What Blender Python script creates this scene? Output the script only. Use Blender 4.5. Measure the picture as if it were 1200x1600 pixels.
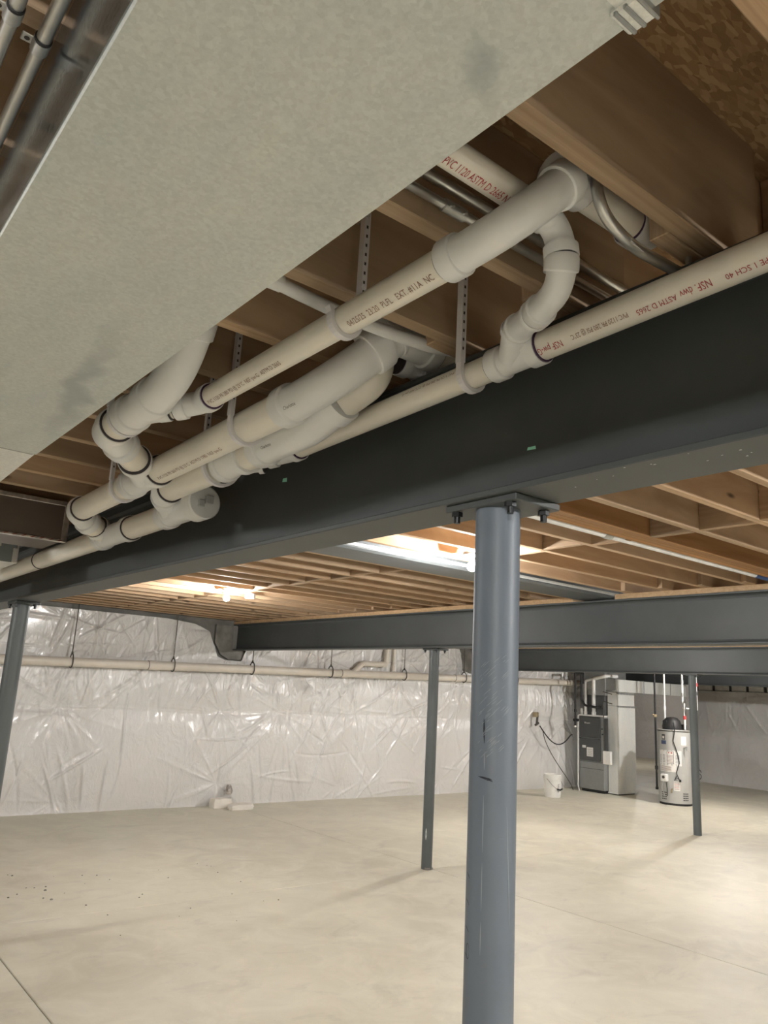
import bpy, math, random
import numpy as np
from mathutils import Vector, Matrix

random.seed(7)
R = math.radians
scene = bpy.context.scene
for o in list(bpy.data.objects):
    bpy.data.objects.remove(o)
COL = scene.collection

# ------------------------------------------------------------------ camera
EYE = Vector((0, 0, 1.6))
F_PX, PITCH, ROLL, YAW = 1206.0, R(12.99), R(3.134), R(37.94)
fw = Vector((math.sin(YAW) * math.cos(PITCH), math.cos(YAW) * math.cos(PITCH), math.sin(PITCH)))
r0 = Vector((math.cos(YAW), -math.sin(YAW), 0))
u0 = r0.cross(fw)
rt = math.cos(ROLL) * r0 + math.sin(ROLL) * u0
up = -math.sin(ROLL) * r0 + math.cos(ROLL) * u0
cam_d = bpy.data.cameras.new('camera')
cam_d.sensor_fit = 'VERTICAL'
cam_d.sensor_height = 32.0
cam_d.lens = 32.0 * F_PX / 1600.0
cam_d.clip_start = 0.02
cam = bpy.data.objects.new('camera', cam_d)
COL.objects.link(cam)
m = Matrix((rt, up, -fw)).transposed().to_4x4()
m.translation = EYE
cam.matrix_world = m
scene.camera = cam

# ------------------------------------------------------------------ world and exposure
world = bpy.data.worlds.new('world')
scene.world = world
world.use_nodes = True
world.node_tree.nodes['Background'].inputs[0].default_value = (0.9, 0.95, 1.0, 1)
world.node_tree.nodes['Background'].inputs[1].default_value = 0.02
scene.view_settings.view_transform = 'Standard'
scene.view_settings.look = 'None'
scene.view_settings.gamma = 1
scene.view_settings.use_curve_mapping = False
scene.view_settings.exposure = 2.77
BULB_W = 62.0
BULB_COL = (1.0, 0.985, 0.955)

# ------------------------------------------------------------------ materials
def new_mat(name):
    m = bpy.data.materials.new(name)
    m.use_nodes = True
    nt = m.node_tree
    return m, nt, nt.nodes['Principled BSDF']

def N(nt, t, **kw):
    n = nt.nodes.new(t)
    for k, v in kw.items():
        setattr(n, k, v)
    return n

def ramp(nt, fac, stops):
    n = N(nt, 'ShaderNodeValToRGB')
    e = n.color_ramp.elements
    while len(e) < len(stops):
        e.new(0.5)
    for i, (p, c) in enumerate(stops):
        e[i].position = p
        e[i].color = (c[0], c[1], c[2], 1)
    nt.links.new(fac, n.inputs[0])
    return n.outputs[0]

def coords(nt, scale=(1, 1, 1), rnd=False, kind='Object'):
    tc = N(nt, 'ShaderNodeTexCoord')
    mp = N(nt, 'ShaderNodeMapping')
    mp.inputs['Scale'].default_value = scale
    nt.links.new(tc.outputs[kind], mp.inputs['Vector'])
    if rnd:
        oi = N(nt, 'ShaderNodeObjectInfo')
        mu = N(nt, 'ShaderNodeMath', operation='MULTIPLY')
        mu.inputs[1].default_value = 37.0
        nt.links.new(oi.outputs['Random'], mu.inputs[0])
        cb = N(nt, 'ShaderNodeCombineXYZ')
        nt.links.new(mu.outputs[0], cb.inputs[0])
        nt.links.new(mu.outputs[0], cb.inputs[1])
        nt.links.new(mu.outputs[0], cb.inputs[2])
        nt.links.new(cb.outputs[0], mp.inputs['Location'])
    return mp.outputs[0]

def noise(nt, vec, scale, detail=4, rough=0.55, dist=0.0):
    n = N(nt, 'ShaderNodeTexNoise')
    n.inputs['Scale'].default_value = scale
    n.inputs['Detail'].default_value = detail
    n.inputs['Roughness'].default_value = rough
    n.inputs['Distortion'].default_value = dist
    nt.links.new(vec, n.inputs['Vector'])
    return n.outputs['Fac']

def bump(nt, b, h, strength=0.3, dist=0.01):
    n = N(nt, 'ShaderNodeBump')
    n.inputs['Strength'].default_value = strength
    n.inputs['Distance'].default_value = dist
    nt.links.new(h, n.inputs['Height'])
    nt.links.new(n.outputs[0], b.inputs['Normal'])

def mix(nt, fac, a, b, mode='MIX'):
    n = N(nt, 'ShaderNodeMix', data_type='RGBA', blend_type=mode)
    if isinstance(fac, (int, float)):
        n.inputs[0].default_value = fac
    else:
        nt.links.new(fac, n.inputs[0])
    for i, v in ((6, a), (7, b)):
        if isinstance(v, tuple):
            n.inputs[i].default_value = (*v, 1)
        else:
            nt.links.new(v, n.inputs[i])
    return n.outputs[2]

def plain(name, col, rough=0.5, metal=0.0, var=0.12, scale=8.0, bmp=0.0, coat=0.0, stretch=(1, 1, 1), spec=0.5):
    m, nt, b = new_mat(name)
    v = coords(nt, stretch)
    f = noise(nt, v, scale)
    lo = tuple(c * (1 - var) for c in col)
    hi = tuple(min(1, c * (1 + var)) for c in col)
    nt.links.new(ramp(nt, f, [(0.3, lo), (0.7, hi)]), b.inputs['Base Color'])
    b.inputs['Roughness'].default_value = rough
    b.inputs['Metallic'].default_value = metal
    b.inputs['Coat Weight'].default_value = coat
    b.inputs['Specular IOR Level'].default_value = spec
    if bmp:
        bump(nt, b, noise(nt, v, scale * 6), bmp, 0.003)
    return m

def wood_mat(name, dark, light, knots=True, grain=(0.35, 9, 9)):
    m, nt, b = new_mat(name)
    v = coords(nt, grain, rnd=True)
    f1 = noise(nt, v, 3.0, 5, 0.6, 1.2)
    wv = N(nt, 'ShaderNodeTexWave', wave_type='BANDS', bands_direction='Z')
    wv.inputs['Scale'].default_value = 1.3
    wv.inputs['Distortion'].default_value = 7.0
    wv.inputs['Detail'].default_value = 3
    wv.inputs['Detail Scale'].default_value = 0.8
    nt.links.new(v, wv.inputs['Vector'])
    mx = N(nt, 'ShaderNodeMath', operation='MULTIPLY_ADD')
    mx.inputs[1].default_value = 0.10
    nt.links.new(wv.outputs['Fac'], mx.inputs[0])
    sc = N(nt, 'ShaderNodeMath', operation='MULTIPLY')
    sc.inputs[1].default_value = 0.85
    nt.links.new(f1, sc.inputs[0])
    nt.links.new(sc.outputs[0], mx.inputs[2])
    c = ramp(nt, mx.outputs[0], [(0.2, dark), (0.75, light)])
    oi = N(nt, 'ShaderNodeObjectInfo')
    tint = ramp(nt, oi.outputs['Random'], [(0.0, (0.82, 0.80, 0.78)), (0.5, (1.0, 0.97, 0.95)), (1.0, (1.12, 1.04, 0.96))])
    c = mix(nt, 1.0, c, tint, 'MULTIPLY')
    if knots:
        v2 = coords(nt, (1.0, 3.0, 3.0), rnd=True)
        vo = N(nt, 'ShaderNodeTexVoronoi')
        vo.inputs['Scale'].default_value = 2.0
        nt.links.new(v2, vo.inputs['Vector'])
        k = ramp(nt, vo.outputs['Distance'], [(0.03, (1, 1, 1)), (0.09, (0, 0, 0))])
        c = mix(nt, k, c, tuple(d * 0.35 for d in dark))
    nt.links.new(c, b.inputs['Base Color'])
    b.inputs['Roughness'].default_value = 0.72
    b.inputs['Specular IOR Level'].default_value = 0.25
    bump(nt, b, f1, 0.15, 0.004)
    return m

M = {}
M['joist'] = wood_mat('joist_wood', (0.34, 0.235, 0.15), (0.60, 0.46, 0.32), grain=(0.35, 16, 2.2))
M['sill'] = wood_mat('sill_wood', (0.38, 0.26, 0.14), (0.60, 0.44, 0.28))
M['lvl'] = wood_mat('laminated_wood', (0.30, 0.15, 0.06), (0.52, 0.31, 0.15), knots=False, grain=(0.3, 30, 4))
M['endgrain'] = wood_mat('blocking_wood', (0.30, 0.20, 0.125), (0.52, 0.39, 0.265), grain=(9, 0.6, 9))

def osb():
    m, nt, b = new_mat('oriented_strand_board')
    v = coords(nt, (1, 1, 1))
    rot = N(nt, 'ShaderNodeMapping')
    rot.inputs['Rotation'].default_value = (0, 0, 0.5)
    rot.inputs['Scale'].default_value = (38, 130, 38)
    nt.links.new(v, rot.inputs['Vector'])
    dn = N(nt, 'ShaderNodeTexNoise'); dn.inputs['Scale'].default_value = 3.0
    nt.links.new(v, dn.inputs['Vector'])
    dn.inputs['Scale'].default_value = 9.0
    dn.inputs['Detail'].default_value = 4
    ad = mix(nt, 0.9, rot.outputs[0], dn.outputs['Color'], 'LINEAR_LIGHT')
    vo = N(nt, 'ShaderNodeTexVoronoi'); vo.inputs['Scale'].default_value = 1.0
    nt.links.new(ad, vo.inputs['Vector'])
    hs = N(nt, 'ShaderNodeSeparateColor')
    nt.links.new(vo.outputs['Color'], hs.inputs[0])
    c = ramp(nt, hs.outputs[0], [(0.0, (0.26, 0.15, 0.07)), (0.5, (0.34, 0.21, 0.105)), (1.0, (0.46, 0.31, 0.17))])
    nt.links.new(c, b.inputs['Base Color'])
    b.inputs['Roughness'].default_value = 0.75
    bump(nt, b, hs.outputs[0], 0.35, 0.003)
    return m
M['osb'] = osb()

def concrete():
    m, nt, b = new_mat('concrete_floor')
    v = coords(nt)
    big = noise(nt, v, 0.55, 6, 0.62, 0.6)
    mid = noise(nt, v, 2.6, 8, 0.68, 1.0)
    vs = coords(nt, (1.0, 1.7, 1.0))
    sw = noise(nt, vs, 2.1, 9, 0.72, 0.8)
    c = ramp(nt, big, [(0.3, (0.555, 0.525, 0.425)), (0.7, (0.705, 0.675, 0.555))])
    c = mix(nt, ramp(nt, mid, [(0.42, (0, 0, 0)), (0.72, (0.7, 0.7, 0.7))]), c, (0.79, 0.765, 0.65))
    c = mix(nt, ramp(nt, sw, [(0.55, (0, 0, 0)), (0.75, (0.5, 0.5, 0.5))]), c, (0.42, 0.40, 0.35))
    sp = noise(nt, v, 70, 2, 0.5)
    c = mix(nt, ramp(nt, sp, [(0.70, (0, 0, 0)), (0.78, (0.35, 0.35, 0.35))]), c, (0.30, 0.26, 0.2))
    nt.links.new(c, b.inputs['Base Color'])
    rr = ramp(nt, mid, [(0.3, (0.42, 0.42, 0.42)), (0.7, (0.62, 0.62, 0.62))])
    nt.links.new(rr, b.inputs['Roughness'])
    b.inputs['Specular IOR Level'].default_value = 0.4
    bump(nt, b, mid, 0.08, 0.006)
    return m
M['floor'] = concrete()
M['wallconc'] = plain('poured_concrete', (0.24, 0.23, 0.21), 0.85, var=0.3, scale=3, bmp=0.2)
M['mortar'] = plain('grey_mortar', (0.22, 0.21, 0.19), 0.9, var=0.3, scale=7, bmp=0.4)

def galv(name, base, rough=0.42, metal=0.75, dark_spots=()):
    m, nt, b = new_mat(name)
    v = coords(nt)
    vo = N(nt, 'ShaderNodeTexVoronoi'); vo.inputs['Scale'].default_value = 160
    vd = noise(nt, v, 150, 4, 0.7, 0.3)
    nt.links.new(v, vo.inputs['Vector'])
    hs = N(nt, 'ShaderNodeSeparateColor'); nt.links.new(vo.outputs['Color'], hs.inputs[0])
    c = ramp(nt, hs.outputs[0], [(0.0, tuple(x * 0.90 for x in base)), (1.0, tuple(min(1, x * 1.08) for x in base))])
    big = noise(nt, coords(nt, (3.0, 0.9, 1)), 3.0, 8, 0.68, 0.5)
    c = mix(nt, 1.0, c, ramp(nt, big, [(0.3, (0.86, 0.88, 0.90)), (0.7, (1.06, 1.05, 1.0))]), 'MULTIPLY')
    c = mix(nt, 0.35, c, ramp(nt, vd, [(0.35, tuple(x * 0.8 for x in base)), (0.65, tuple(min(1, x * 1.1) for x in base))]))
    for (cx, cy, rx, ry, rot, k) in dark_spots:      # darker elliptical patches with noisy edges
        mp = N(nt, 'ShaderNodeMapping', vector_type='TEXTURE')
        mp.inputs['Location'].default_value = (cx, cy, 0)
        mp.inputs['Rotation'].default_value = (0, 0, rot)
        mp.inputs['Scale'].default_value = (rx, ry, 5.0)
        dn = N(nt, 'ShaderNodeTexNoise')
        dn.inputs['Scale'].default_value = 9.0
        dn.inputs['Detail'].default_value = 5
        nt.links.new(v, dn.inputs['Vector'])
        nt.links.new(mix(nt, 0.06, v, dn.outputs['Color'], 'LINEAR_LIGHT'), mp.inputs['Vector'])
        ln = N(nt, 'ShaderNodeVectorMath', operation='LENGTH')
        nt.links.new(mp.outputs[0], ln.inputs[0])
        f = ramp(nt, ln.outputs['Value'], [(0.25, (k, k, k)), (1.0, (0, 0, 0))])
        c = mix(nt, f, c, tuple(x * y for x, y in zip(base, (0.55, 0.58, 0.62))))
    nt.links.new(c, b.inputs['Base Color'])
    b.inputs['Metallic'].default_value = metal
    rr = ramp(nt, vd, [(0.3, (rough - 0.06,) * 3), (0.7, (rough + 0.1,) * 3)])
    nt.links.new(rr, b.inputs['Roughness'])
    bump(nt, b, vd, 0.06, 0.002)
    return m
DARK_SPOTS = [(0.10, 0.68, 0.035, 0.46, -0.14, 0.7), (0.107, -0.545, 0.075, 0.02, 0.64, 0.6), (-0.06, 0.9, 0.06, 0.35, -0.1, 0.3)]
M['galv'] = galv('galvanized_sheet', (0.605, 0.64, 0.625), 0.50, 0.40, DARK_SPOTS)
M['galvshine'] = galv('galvanized_highlight', (0.80, 0.81, 0.79), 0.34, 0.25)
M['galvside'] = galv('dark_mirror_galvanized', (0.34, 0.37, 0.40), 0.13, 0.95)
M['baygrey'] = plain('dull_duct_paint', (0.13, 0.14, 0.145), 0.45, 0.3)
M['galvgrey'] = galv('dull_galvanized', (0.36, 0.37, 0.37), 0.42, 0.7)
M['emt'] = plain('zinc_conduit', (0.62, 0.62, 0.60), 0.30, 0.9, var=0.1, scale=20)
M['emtgrey'] = plain('zinc_fitting', (0.52, 0.53, 0.52), 0.42, 0.8, var=0.15, scale=30)
M['darkgap'] = plain('black_gasket', (0.02, 0.02, 0.02), 0.7)

def paint(name, col, rough, var=0.10):
    m, nt, b = new_mat(name)
    v = coords(nt)
    f = noise(nt, v, 3.0, 6, 0.6)
    c = ramp(nt, f, [(0.3, tuple(x * (1 - var) for x in col)), (0.7, tuple(x * (1 + var) for x in col))])
    sc = noise(nt, coords(nt, (8, 8, 45)), 2.5, 5, 0.7, 1.6)
    c = mix(nt, ramp(nt, sc, [(0.68, (0, 0, 0)), (0.80, (0.22, 0.22, 0.22))]), c, tuple(min(1, x * 2.6) for x in col))
    nt.links.new(c, b.inputs['Base Color'])
    b.inputs['Roughness'].default_value = rough
    b.inputs['Specular IOR Level'].default_value = 0.45
    bump(nt, b, noise(nt, v, 60, 4), 0.05, 0.002)
    return m
M['steel'] = paint('grey_steel_paint', (0.062, 0.069, 0.070), 0.48)
M['column'] = paint('blue_grey_column_paint', (0.145, 0.175, 0.215), 0.46)
M['columngrey'] = paint('grey_column_paint', (0.105, 0.118, 0.120), 0.46)
M['bolt'] = plain('black_oxide_bolt', (0.025, 0.027, 0.028), 0.4, 0.6, var=0.2)
M['chip'] = plain('paint_chip', (0.55, 0.58, 0.55), 0.6)
M['greenchip'] = plain('green_sticker', (0.35, 0.80, 0.62), 0.5)
M['scuffdark'] = plain('black_scuff', (0.015, 0.02, 0.03), 0.6)
M['scufflight'] = plain('pale_scratch', (0.27, 0.31, 0.34), 0.5)

M['pvc'] = plain('pvc_pipe', (0.80, 0.765, 0.69), 0.34, var=0.05, scale=5, stretch=(4, 1, 4))
M['pvcfit'] = plain('pvc_fitting', (0.77, 0.78, 0.785), 0.32, var=0.035, scale=6)
M['primer'] = plain('purple_primer', (0.075, 0.035, 0.085), 0.5, var=0.3, scale=30)
M['joint'] = plain('dark_joint_glue', (0.06, 0.05, 0.055), 0.6)  # dark glue and primer line at pipe joints, also the plug rim
M['plug'] = plain('grey_cleanout_plug', (0.42, 0.43, 0.44), 0.4)
M['jhook'] = plain('grey_lilac_plastic', (0.70, 0.69, 0.715), 0.42, var=0.05)
M['hole'] = plain('strap_hole', (0.05, 0.04, 0.035), 0.8)
M['inkred'] = plain('red_ink', (0.42, 0.06, 0.07), 0.6)
M['inkbrown'] = plain('brown_ink', (0.26, 0.14, 0.10), 0.6)
M['inkblack'] = plain('black_ink', (0.03, 0.03, 0.035), 0.6)
M['inkwhite'] = plain('white_print', (0.85, 0.85, 0.83), 0.5)
M['pvcgrey'] = plain('wall_pipe_pvc', (0.70, 0.645, 0.565), 0.4, var=0.05)
M['rod'] = plain('dark_steel_rod', (0.10, 0.095, 0.085), 0.5, 0.6)
M['cpvc'] = plain('white_pex', (0.78, 0.78, 0.76), 0.4)

def poly():
    m, nt, b = new_mat('white_poly_sheet')
    v = coords(nt)
    f = noise(nt, v, 1.2, 5, 0.6)
    c = ramp(nt, f, [(0.3, (0.70, 0.685, 0.67)), (0.7, (0.77, 0.76, 0.75))])
    nt.links.new(c, b.inputs['Base Color'])
    b.inputs['Roughness'].default_value = 0.24
    b.inputs['Specular IOR Level'].default_value = 0.6
    b.inputs['Coat Weight'].default_value = 0.45
    b.inputs['Coat Roughness'].default_value = 0.13
    f2 = noise(nt, coords(nt, (3.5, 3.5, 2.0)), 2.0, 3, 0.5, 1.8)
    f3 = noise(nt, coords(nt, (9, 9, 4)), 2.2, 3, 0.55, 1.2)
    ad = N(nt, 'ShaderNodeMath', operation='MULTIPLY_ADD')
    ad.inputs[1].default_value = 0.4
    nt.links.new(f3, ad.inputs[0])
    nt.links.new(f2, ad.inputs[2])
    bump(nt, b, ad.outputs[0], 0.5, 0.03)
    return m
M['poly'] = poly()
M['polyedge'] = plain('white_sheet_edge', (0.74, 0.73, 0.71), 0.4)
M['foamw'] = plain('white_foam', (0.78, 0.74, 0.68), 0.8, var=0.08, bmp=0.3)
M['foil'] = plain('foil_facing', (0.17, 0.14, 0.12), 0.38, 0.5, var=0.15, scale=3)
M['foiltape'] = plain('foil_tape', (0.62, 0.58, 0.55), 0.3, 0.8, var=0.4, scale=25)
M['foilred'] = plain('red_tape_print', (0.25, 0.07, 0.05), 0.5)
M['black'] = plain('black_rubber', (0.018, 0.018, 0.019), 0.55)
M['blackpipe'] = plain('black_iron', (0.02, 0.02, 0.02), 0.5, 0.3)
M['furndark'] = plain('furnace_dark_door', (0.085, 0.088, 0.088), 0.45, 0.2, var=0.06)
M['furngrey'] = plain('furnace_grey_cabinet', (0.29, 0.30, 0.295), 0.45, 0.3, var=0.06)
M['white'] = plain('white_plastic', (0.80, 0.79, 0.76), 0.4, var=0.04)
M['heater'] = plain('heater_grey_enamel', (0.46, 0.46, 0.44), 0.4, var=0.04)
M['paper'] = plain('paper_label', (0.80, 0.78, 0.74), 0.7, var=0.08, scale=40)
M['blue'] = plain('blue_label', (0.06, 0.09, 0.18), 0.5)
M['red'] = plain('red_plastic', (0.5, 0.05, 0.05), 0.5)
M['brass'] = plain('brass', (0.4, 0.32, 0.2), 0.4, 0.7)
M['porcelain'] = plain('porcelain', (0.8, 0.79, 0.77), 0.3)
M['tape'] = plain('grey_duct_tape', (0.22, 0.25, 0.26), 0.45)
M['bluetube'] = plain('blue_tubing', (0.05, 0.09, 0.22), 0.4)
bm_, nt_, b_ = new_mat('lit_bulb')
b_.inputs['Base Color'].default_value = (1, 1, 1, 1)
b_.inputs['Emission Color'].default_value = (*BULB_COL, 1)
b_.inputs['Emission Strength'].default_value = 60
M['bulb'] = bm_

# ------------------------------------------------------------------ geometry helpers
WL = {}
def wl(o):
    return WL.get(o.name, Vector((0, 0, 0)))

def link(name, me, mat, parent=None, smooth=False):
    o = bpy.data.objects.new(name, me)
    COL.objects.link(o)
    if mat is not None:
        me.materials.clear()
        me.materials.append(M[mat] if isinstance(mat, str) else mat)
    if parent is not None:
        o.parent = parent
        WL[o.name] = wl(parent)
    if smooth:
        me.polygons.foreach_set('use_smooth', [True] * len(me.polygons))
    return o

def build(name, geo, mat, parent=None, smooth=False):
    """geo = (verts in world space, faces); stored relative to the owning thing's base"""
    vs, fs = geo
    me = bpy.data.meshes.new(name)
    off = wl(parent) if parent is not None else Vector((0, 0, 0))
    me.from_pydata([(v[0] - off.x, v[1] - off.y, v[2] - off.z) for v in vs], [], fs)
    if smooth is True:
        me.polygons.foreach_set('use_smooth', [True] * len(me.polygons))
    elif smooth:
        me.polygons.foreach_set('use_smooth', [True] * len(me.polygons))
        me.set_sharp_from_angle(angle=R(smooth))
    me.update()
    return link(name, me, mat, parent)

def empty(name, loc):
    o = bpy.data.objects.new(name, None)
    o.empty_display_size = 0.1
    o.location = loc
    COL.objects.link(o)
    WL[o.name] = Vector(loc)
    return o

def tag(o, label, cat, group=None):
    o['label'] = label
    o['category'] = cat
    if group:
        o['group'] = group
    return o

def thing(name, loc, label, cat, group=None):
    return tag(empty(name, loc), label, cat, group)

def struct(o):
    o['kind'] = 'structure'
    return o

def join(*gs):
    V, F = [], []
    for v, f in gs:
        n = len(V)
        V += [tuple(p) for p in v]
        F += [tuple(i + n for i in q) for q in f]
    return V, F

def box(x0, x1, y0, y1, z0, z1, bev=0.0):
    if x1 < x0: x0, x1 = x1, x0
    if y1 < y0: y0, y1 = y1, y0
    if z1 < z0: z0, z1 = z1, z0
    if bev <= 0:
        V = [(x, y, z) for z in (z0, z1) for y in (y0, y1) for x in (x0, x1)]
        F = [(0, 2, 3, 1), (4, 5, 7, 6), (0, 1, 5, 4), (2, 6, 7, 3), (0, 4, 6, 2), (1, 3, 7, 5)]
        return V, F
    b = min(bev, (x1 - x0) / 2.01, (y1 - y0) / 2.01, (z1 - z0) / 2.01)
    V, idx = [], {}
    for ix, iy, iz in [(a, c, d) for a in (0, 1) for c in (0, 1) for d in (0, 1)]:
        X, Y, Z = (x0, x1)[ix], (y0, y1)[iy], (z0, z1)[iz]
        sx, sy, sz = (b if ix == 0 else -b), (b if iy == 0 else -b), (b if iz == 0 else -b)
        for k, p in enumerate(((X, Y + sy, Z + sz), (X + sx, Y, Z + sz), (X + sx, Y + sy, Z))):
            idx[(ix, iy, iz, k)] = len(V)
            V.append(p)
    F = []
    q = lambda *a: F.append(tuple(idx[i] for i in a))
    for s in (0, 1):
        a = [(s, 0, 0, 0), (s, 1, 0, 0), (s, 1, 1, 0), (s, 0, 1, 0)]
        q(*(a if s else a[::-1]))
        a = [(0, s, 0, 1), (1, s, 0, 1), (1, s, 1, 1), (0, s, 1, 1)]
        q(*(a[::-1] if s else a))
        a = [(0, 0, s, 2), (1, 0, s, 2), (1, 1, s, 2), (0, 1, s, 2)]
        q(*(a if s else a[::-1]))
    for i in (0, 1):
        for j in (0, 1):
            q((i, j, 0, 0), (i, j, 1, 0), (i, j, 1, 1), (i, j, 0, 1))
            q((i, 0, j, 0), (i, 1, j, 0), (i, 1, j, 2), (i, 0, j, 2))
            q((0, i, j, 1), (1, i, j, 1), (1, i, j, 2), (0, i, j, 2))
            for k in (0, 1):
                F.append(tuple(idx[(i, j, k, t)] for t in range(3)))
    return V, F

def tube(path, radii, segs=20, cap=True):
    P = [Vector(p) for p in path]
    if isinstance(radii, (int, float)):
        radii = [radii] * len(P)
    n = len(P)
    T = []
    for i in range(n):
        a, c = P[max(0, i - 1)], P[min(n - 1, i + 1)]
        d = c - a
        if d.length < 1e-9:
            d = P[min(n - 1, i + 2)] - P[max(0, i - 2)]
        T.append(d.normalized())
    ref = Vector((0, 0, 1)) if abs(T[0].z) < 0.9 else Vector((1, 0, 0))
    u = (ref - T[0] * ref.dot(T[0])).normalized()
    V, F = [], []
    for i in range(n):
        u = (u - T[i] * u.dot(T[i])).normalized()
        w = T[i].cross(u)
        for k in range(segs):
            a = 2 * math.pi * k / segs
            V.append(tuple(P[i] + (u * math.cos(a) + w * math.sin(a)) * radii[i]))
    for i in range(n - 1):
        for k in range(segs):
            k2 = (k + 1) % segs
            F.append((i * segs + k, i * segs + k2, (i + 1) * segs + k2, (i + 1) * segs + k))
    if cap:
        F.append(tuple(range(segs))[::-1])
        F.append(tuple((n - 1) * segs + k for k in range(segs)))
    return V, F

def fillet(pts, rad, n=8):
    P = [Vector(p) for p in pts]
    out = [P[0]]
    for i in range(1, len(P) - 1):
        a, b, c = P[i - 1], P[i], P[i + 1]
        d1, d2 = (a - b).normalized(), (c - b).normalized()
        r = rad[i - 1] if isinstance(rad, (list, tuple)) else rad
        ang = math.acos(max(-1, min(1, d1.dot(d2))))
        t = min(r / max(1e-6, math.tan(ang / 2)), (a - b).length * 0.49 if i > 1 else (a - b).length * 0.98,
                (c - b).length * 0.49 if i < len(P) - 2 else (c - b).length * 0.98)
        s, e = b + d1 * t, b + d2 * t
        for k in range(n + 1):
            f = k / n
            out.append((1 - f) ** 2 * s + 2 * f * (1 - f) * b + f * f * e)
    out.append(P[-1])
    return out

def resample(path, n):
    P = [Vector(p) for p in path]
    L = [0]
    for i in range(1, len(P)):
        L.append(L[-1] + (P[i] - P[i - 1]).length)
    def at(s):
        for i in range(1, len(P)):
            if s <= L[i] + 1e-9:
                f = (s - L[i - 1]) / max(1e-9, L[i] - L[i - 1])
                return P[i - 1].lerp(P[i], max(0, min(1, f)))
        return P[-1]
    return at, L[-1]

def ring(p, d, r, w=0.003, segs=24):
    p, d = Vector(p), Vector(d).normalized()
    return tube([p - d * w, p + d * w], r, segs)

def cyl(p, q, r, segs=20):
    return tube([p, q], r, segs)

def lathe(c, prof, segs=32):
    """prof = [(r, z)...] around vertical axis at c"""
    V, F = [], []
    for r, z in prof:
        for k in range(segs):
            a = 2 * math.pi * k / segs
            V.append((c[0] + r * math.cos(a), c[1] + r * math.sin(a), c[2] + z))
    for i in range(len(prof) - 1):
        for k in range(segs):
            k2 = (k + 1) % segs
            F.append((i * segs + k, i * segs + k2, (i + 1) * segs + k2, (i + 1) * segs + k))
    F.append(tuple(range(segs))[::-1])
    F.append(tuple((len(prof) - 1) * segs + k for k in range(segs)))
    return V, F

def text_geo(s, size):
    cu = bpy.data.curves.new('lettering_curve', 'FONT')
    cu.body = s
    cu.size = size
    cu.resolution_u = 2
    o = bpy.data.objects.new('lettering_tmp', cu)
    COL.objects.link(o)
    dg = bpy.context.evaluated_depsgraph_get()
    me = bpy.data.meshes.new_from_object(o.evaluated_get(dg))
    V = [tuple(v.co) for v in me.vertices]
    F = [tuple(p.vertices) for p in me.polygons]
    bpy.data.objects.remove(o)
    bpy.data.curves.remove(cu)
    bpy.data.meshes.remove(me)
    return V, F

def text_pipe(s, size, start, axis, out, r, mat, parent, stretch=1.0):
    V, F = text_geo(s, size)
    a, n = Vector(axis).normalized(), Vector(out)
    n = (n - a * n.dot(a)).normalized()
    u = n.cross(a)
    st = Vector(start)
    W = []
    for x, y, _ in V:
        t = (y - size * 0.35) / r
        W.append(tuple(st + a * x * stretch + (n * math.cos(t) + u * math.sin(t)) * (r + 0.0011)))
    return build('lettering', (W, F), mat, parent)

def text_flat(s, size, start, ax, upv, mat, parent):
    V, F = text_geo(s, size)
    a, u = Vector(ax).normalized(), Vector(upv).normalized()
    st = Vector(start)
    return build('lettering', ([tuple(st + a * x + u * y) for x, y, _ in V], F), mat, parent)

# ================================================================== the setting
WX = [-4.0, 1.387, 5.27, 9.86, 14.4, 22.2]
WY = [-4.0, 1.2, 5.74, 9.9, 15.5]
floor = struct(build('floor', box(-4.2, 22.4, -4.2, 15.7, -0.2, -0.012), 'wallconc'))
for i in range(5):
    for j in range(4):
        g = 0.0035
        build('concrete_slab', box(WX[i] + g, WX[i + 1] - g, WY[j] + g, WY[j + 1] - g, -0.012, 0.0, 0.003), 'floor', floor)

Y1 = 9.85           # concrete face of the long wall
X2 = 16.85          # concrete face of the right wall
XC = 13.35          # where the long wall stops beside the furnace
wall_back = struct(build('wall_back', box(-4.2, XC, Y1, Y1 + 0.25, 0, 2.72), 'wallconc'))
wall_right = struct(build('wall_right', box(X2, X2 + 0.25, -4.2, 9.75, 0, 2.72), 'wallconc'))
struct(build('wall_left', box(-4.25, -4.0, -4.2, Y1, 0, 2.72), 'wallconc'))
struct(build('wall_front', box(-4.2, X2, -4.25, -4.0, 0, 2.72), 'wallconc'))
struct(build('wall_far', box(22.0, 22.25, 9.5, 15.6, 0, 2.72), 'wallconc'))
struct(build('wall_far_back', box(XC, 22.25, 15.5, 15.75, 0, 2.72), 'wallconc'))
struct(build('wall_far_front', box(X2 + 0.25, 22.25, 9.5, 9.75, 0, 2.72), 'wallconc'))
struct(build('wall_return', box(XC - 0.25, XC, Y1 + 0.25, 15.6, 0, 2.72), 'wallconc'))

JZ0, JZ1 = 2.425, 2.716
ceiling = struct(build('ceiling', box(-4.2, 22.4, -4.2, 15.7, 2.742, 2.80), 'wallconc'))
for i in range(22):
    for j in range(9):
        x0, y0 = -4.2 + 1.2200 * i, -4.03 + 2.440 * j - (1.22 if i % 2 else 0)
        if x0 > 17 and y0 < 7:
            continue
        x1, y1 = min(x0 + 1.217, 22.3), min(y0 + 2.437, 15.7)
        if y1 - y0 > 0.1 and x1 > x0:
            build('osb_panel', box(x0, x1, y0, y1, JZ1, JZ1 + 0.018), 'osb', ceiling)

def joist_mesh(L):
    me = bpy.data.meshes.new('floor_joist')
    V, F = box(-L / 2, L / 2, -0.019, 0.019, 0, JZ1 - JZ0, 0.002)
    me.from_pydata(V, [], F)
    me.materials.append(M['joist'])
    return me

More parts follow.
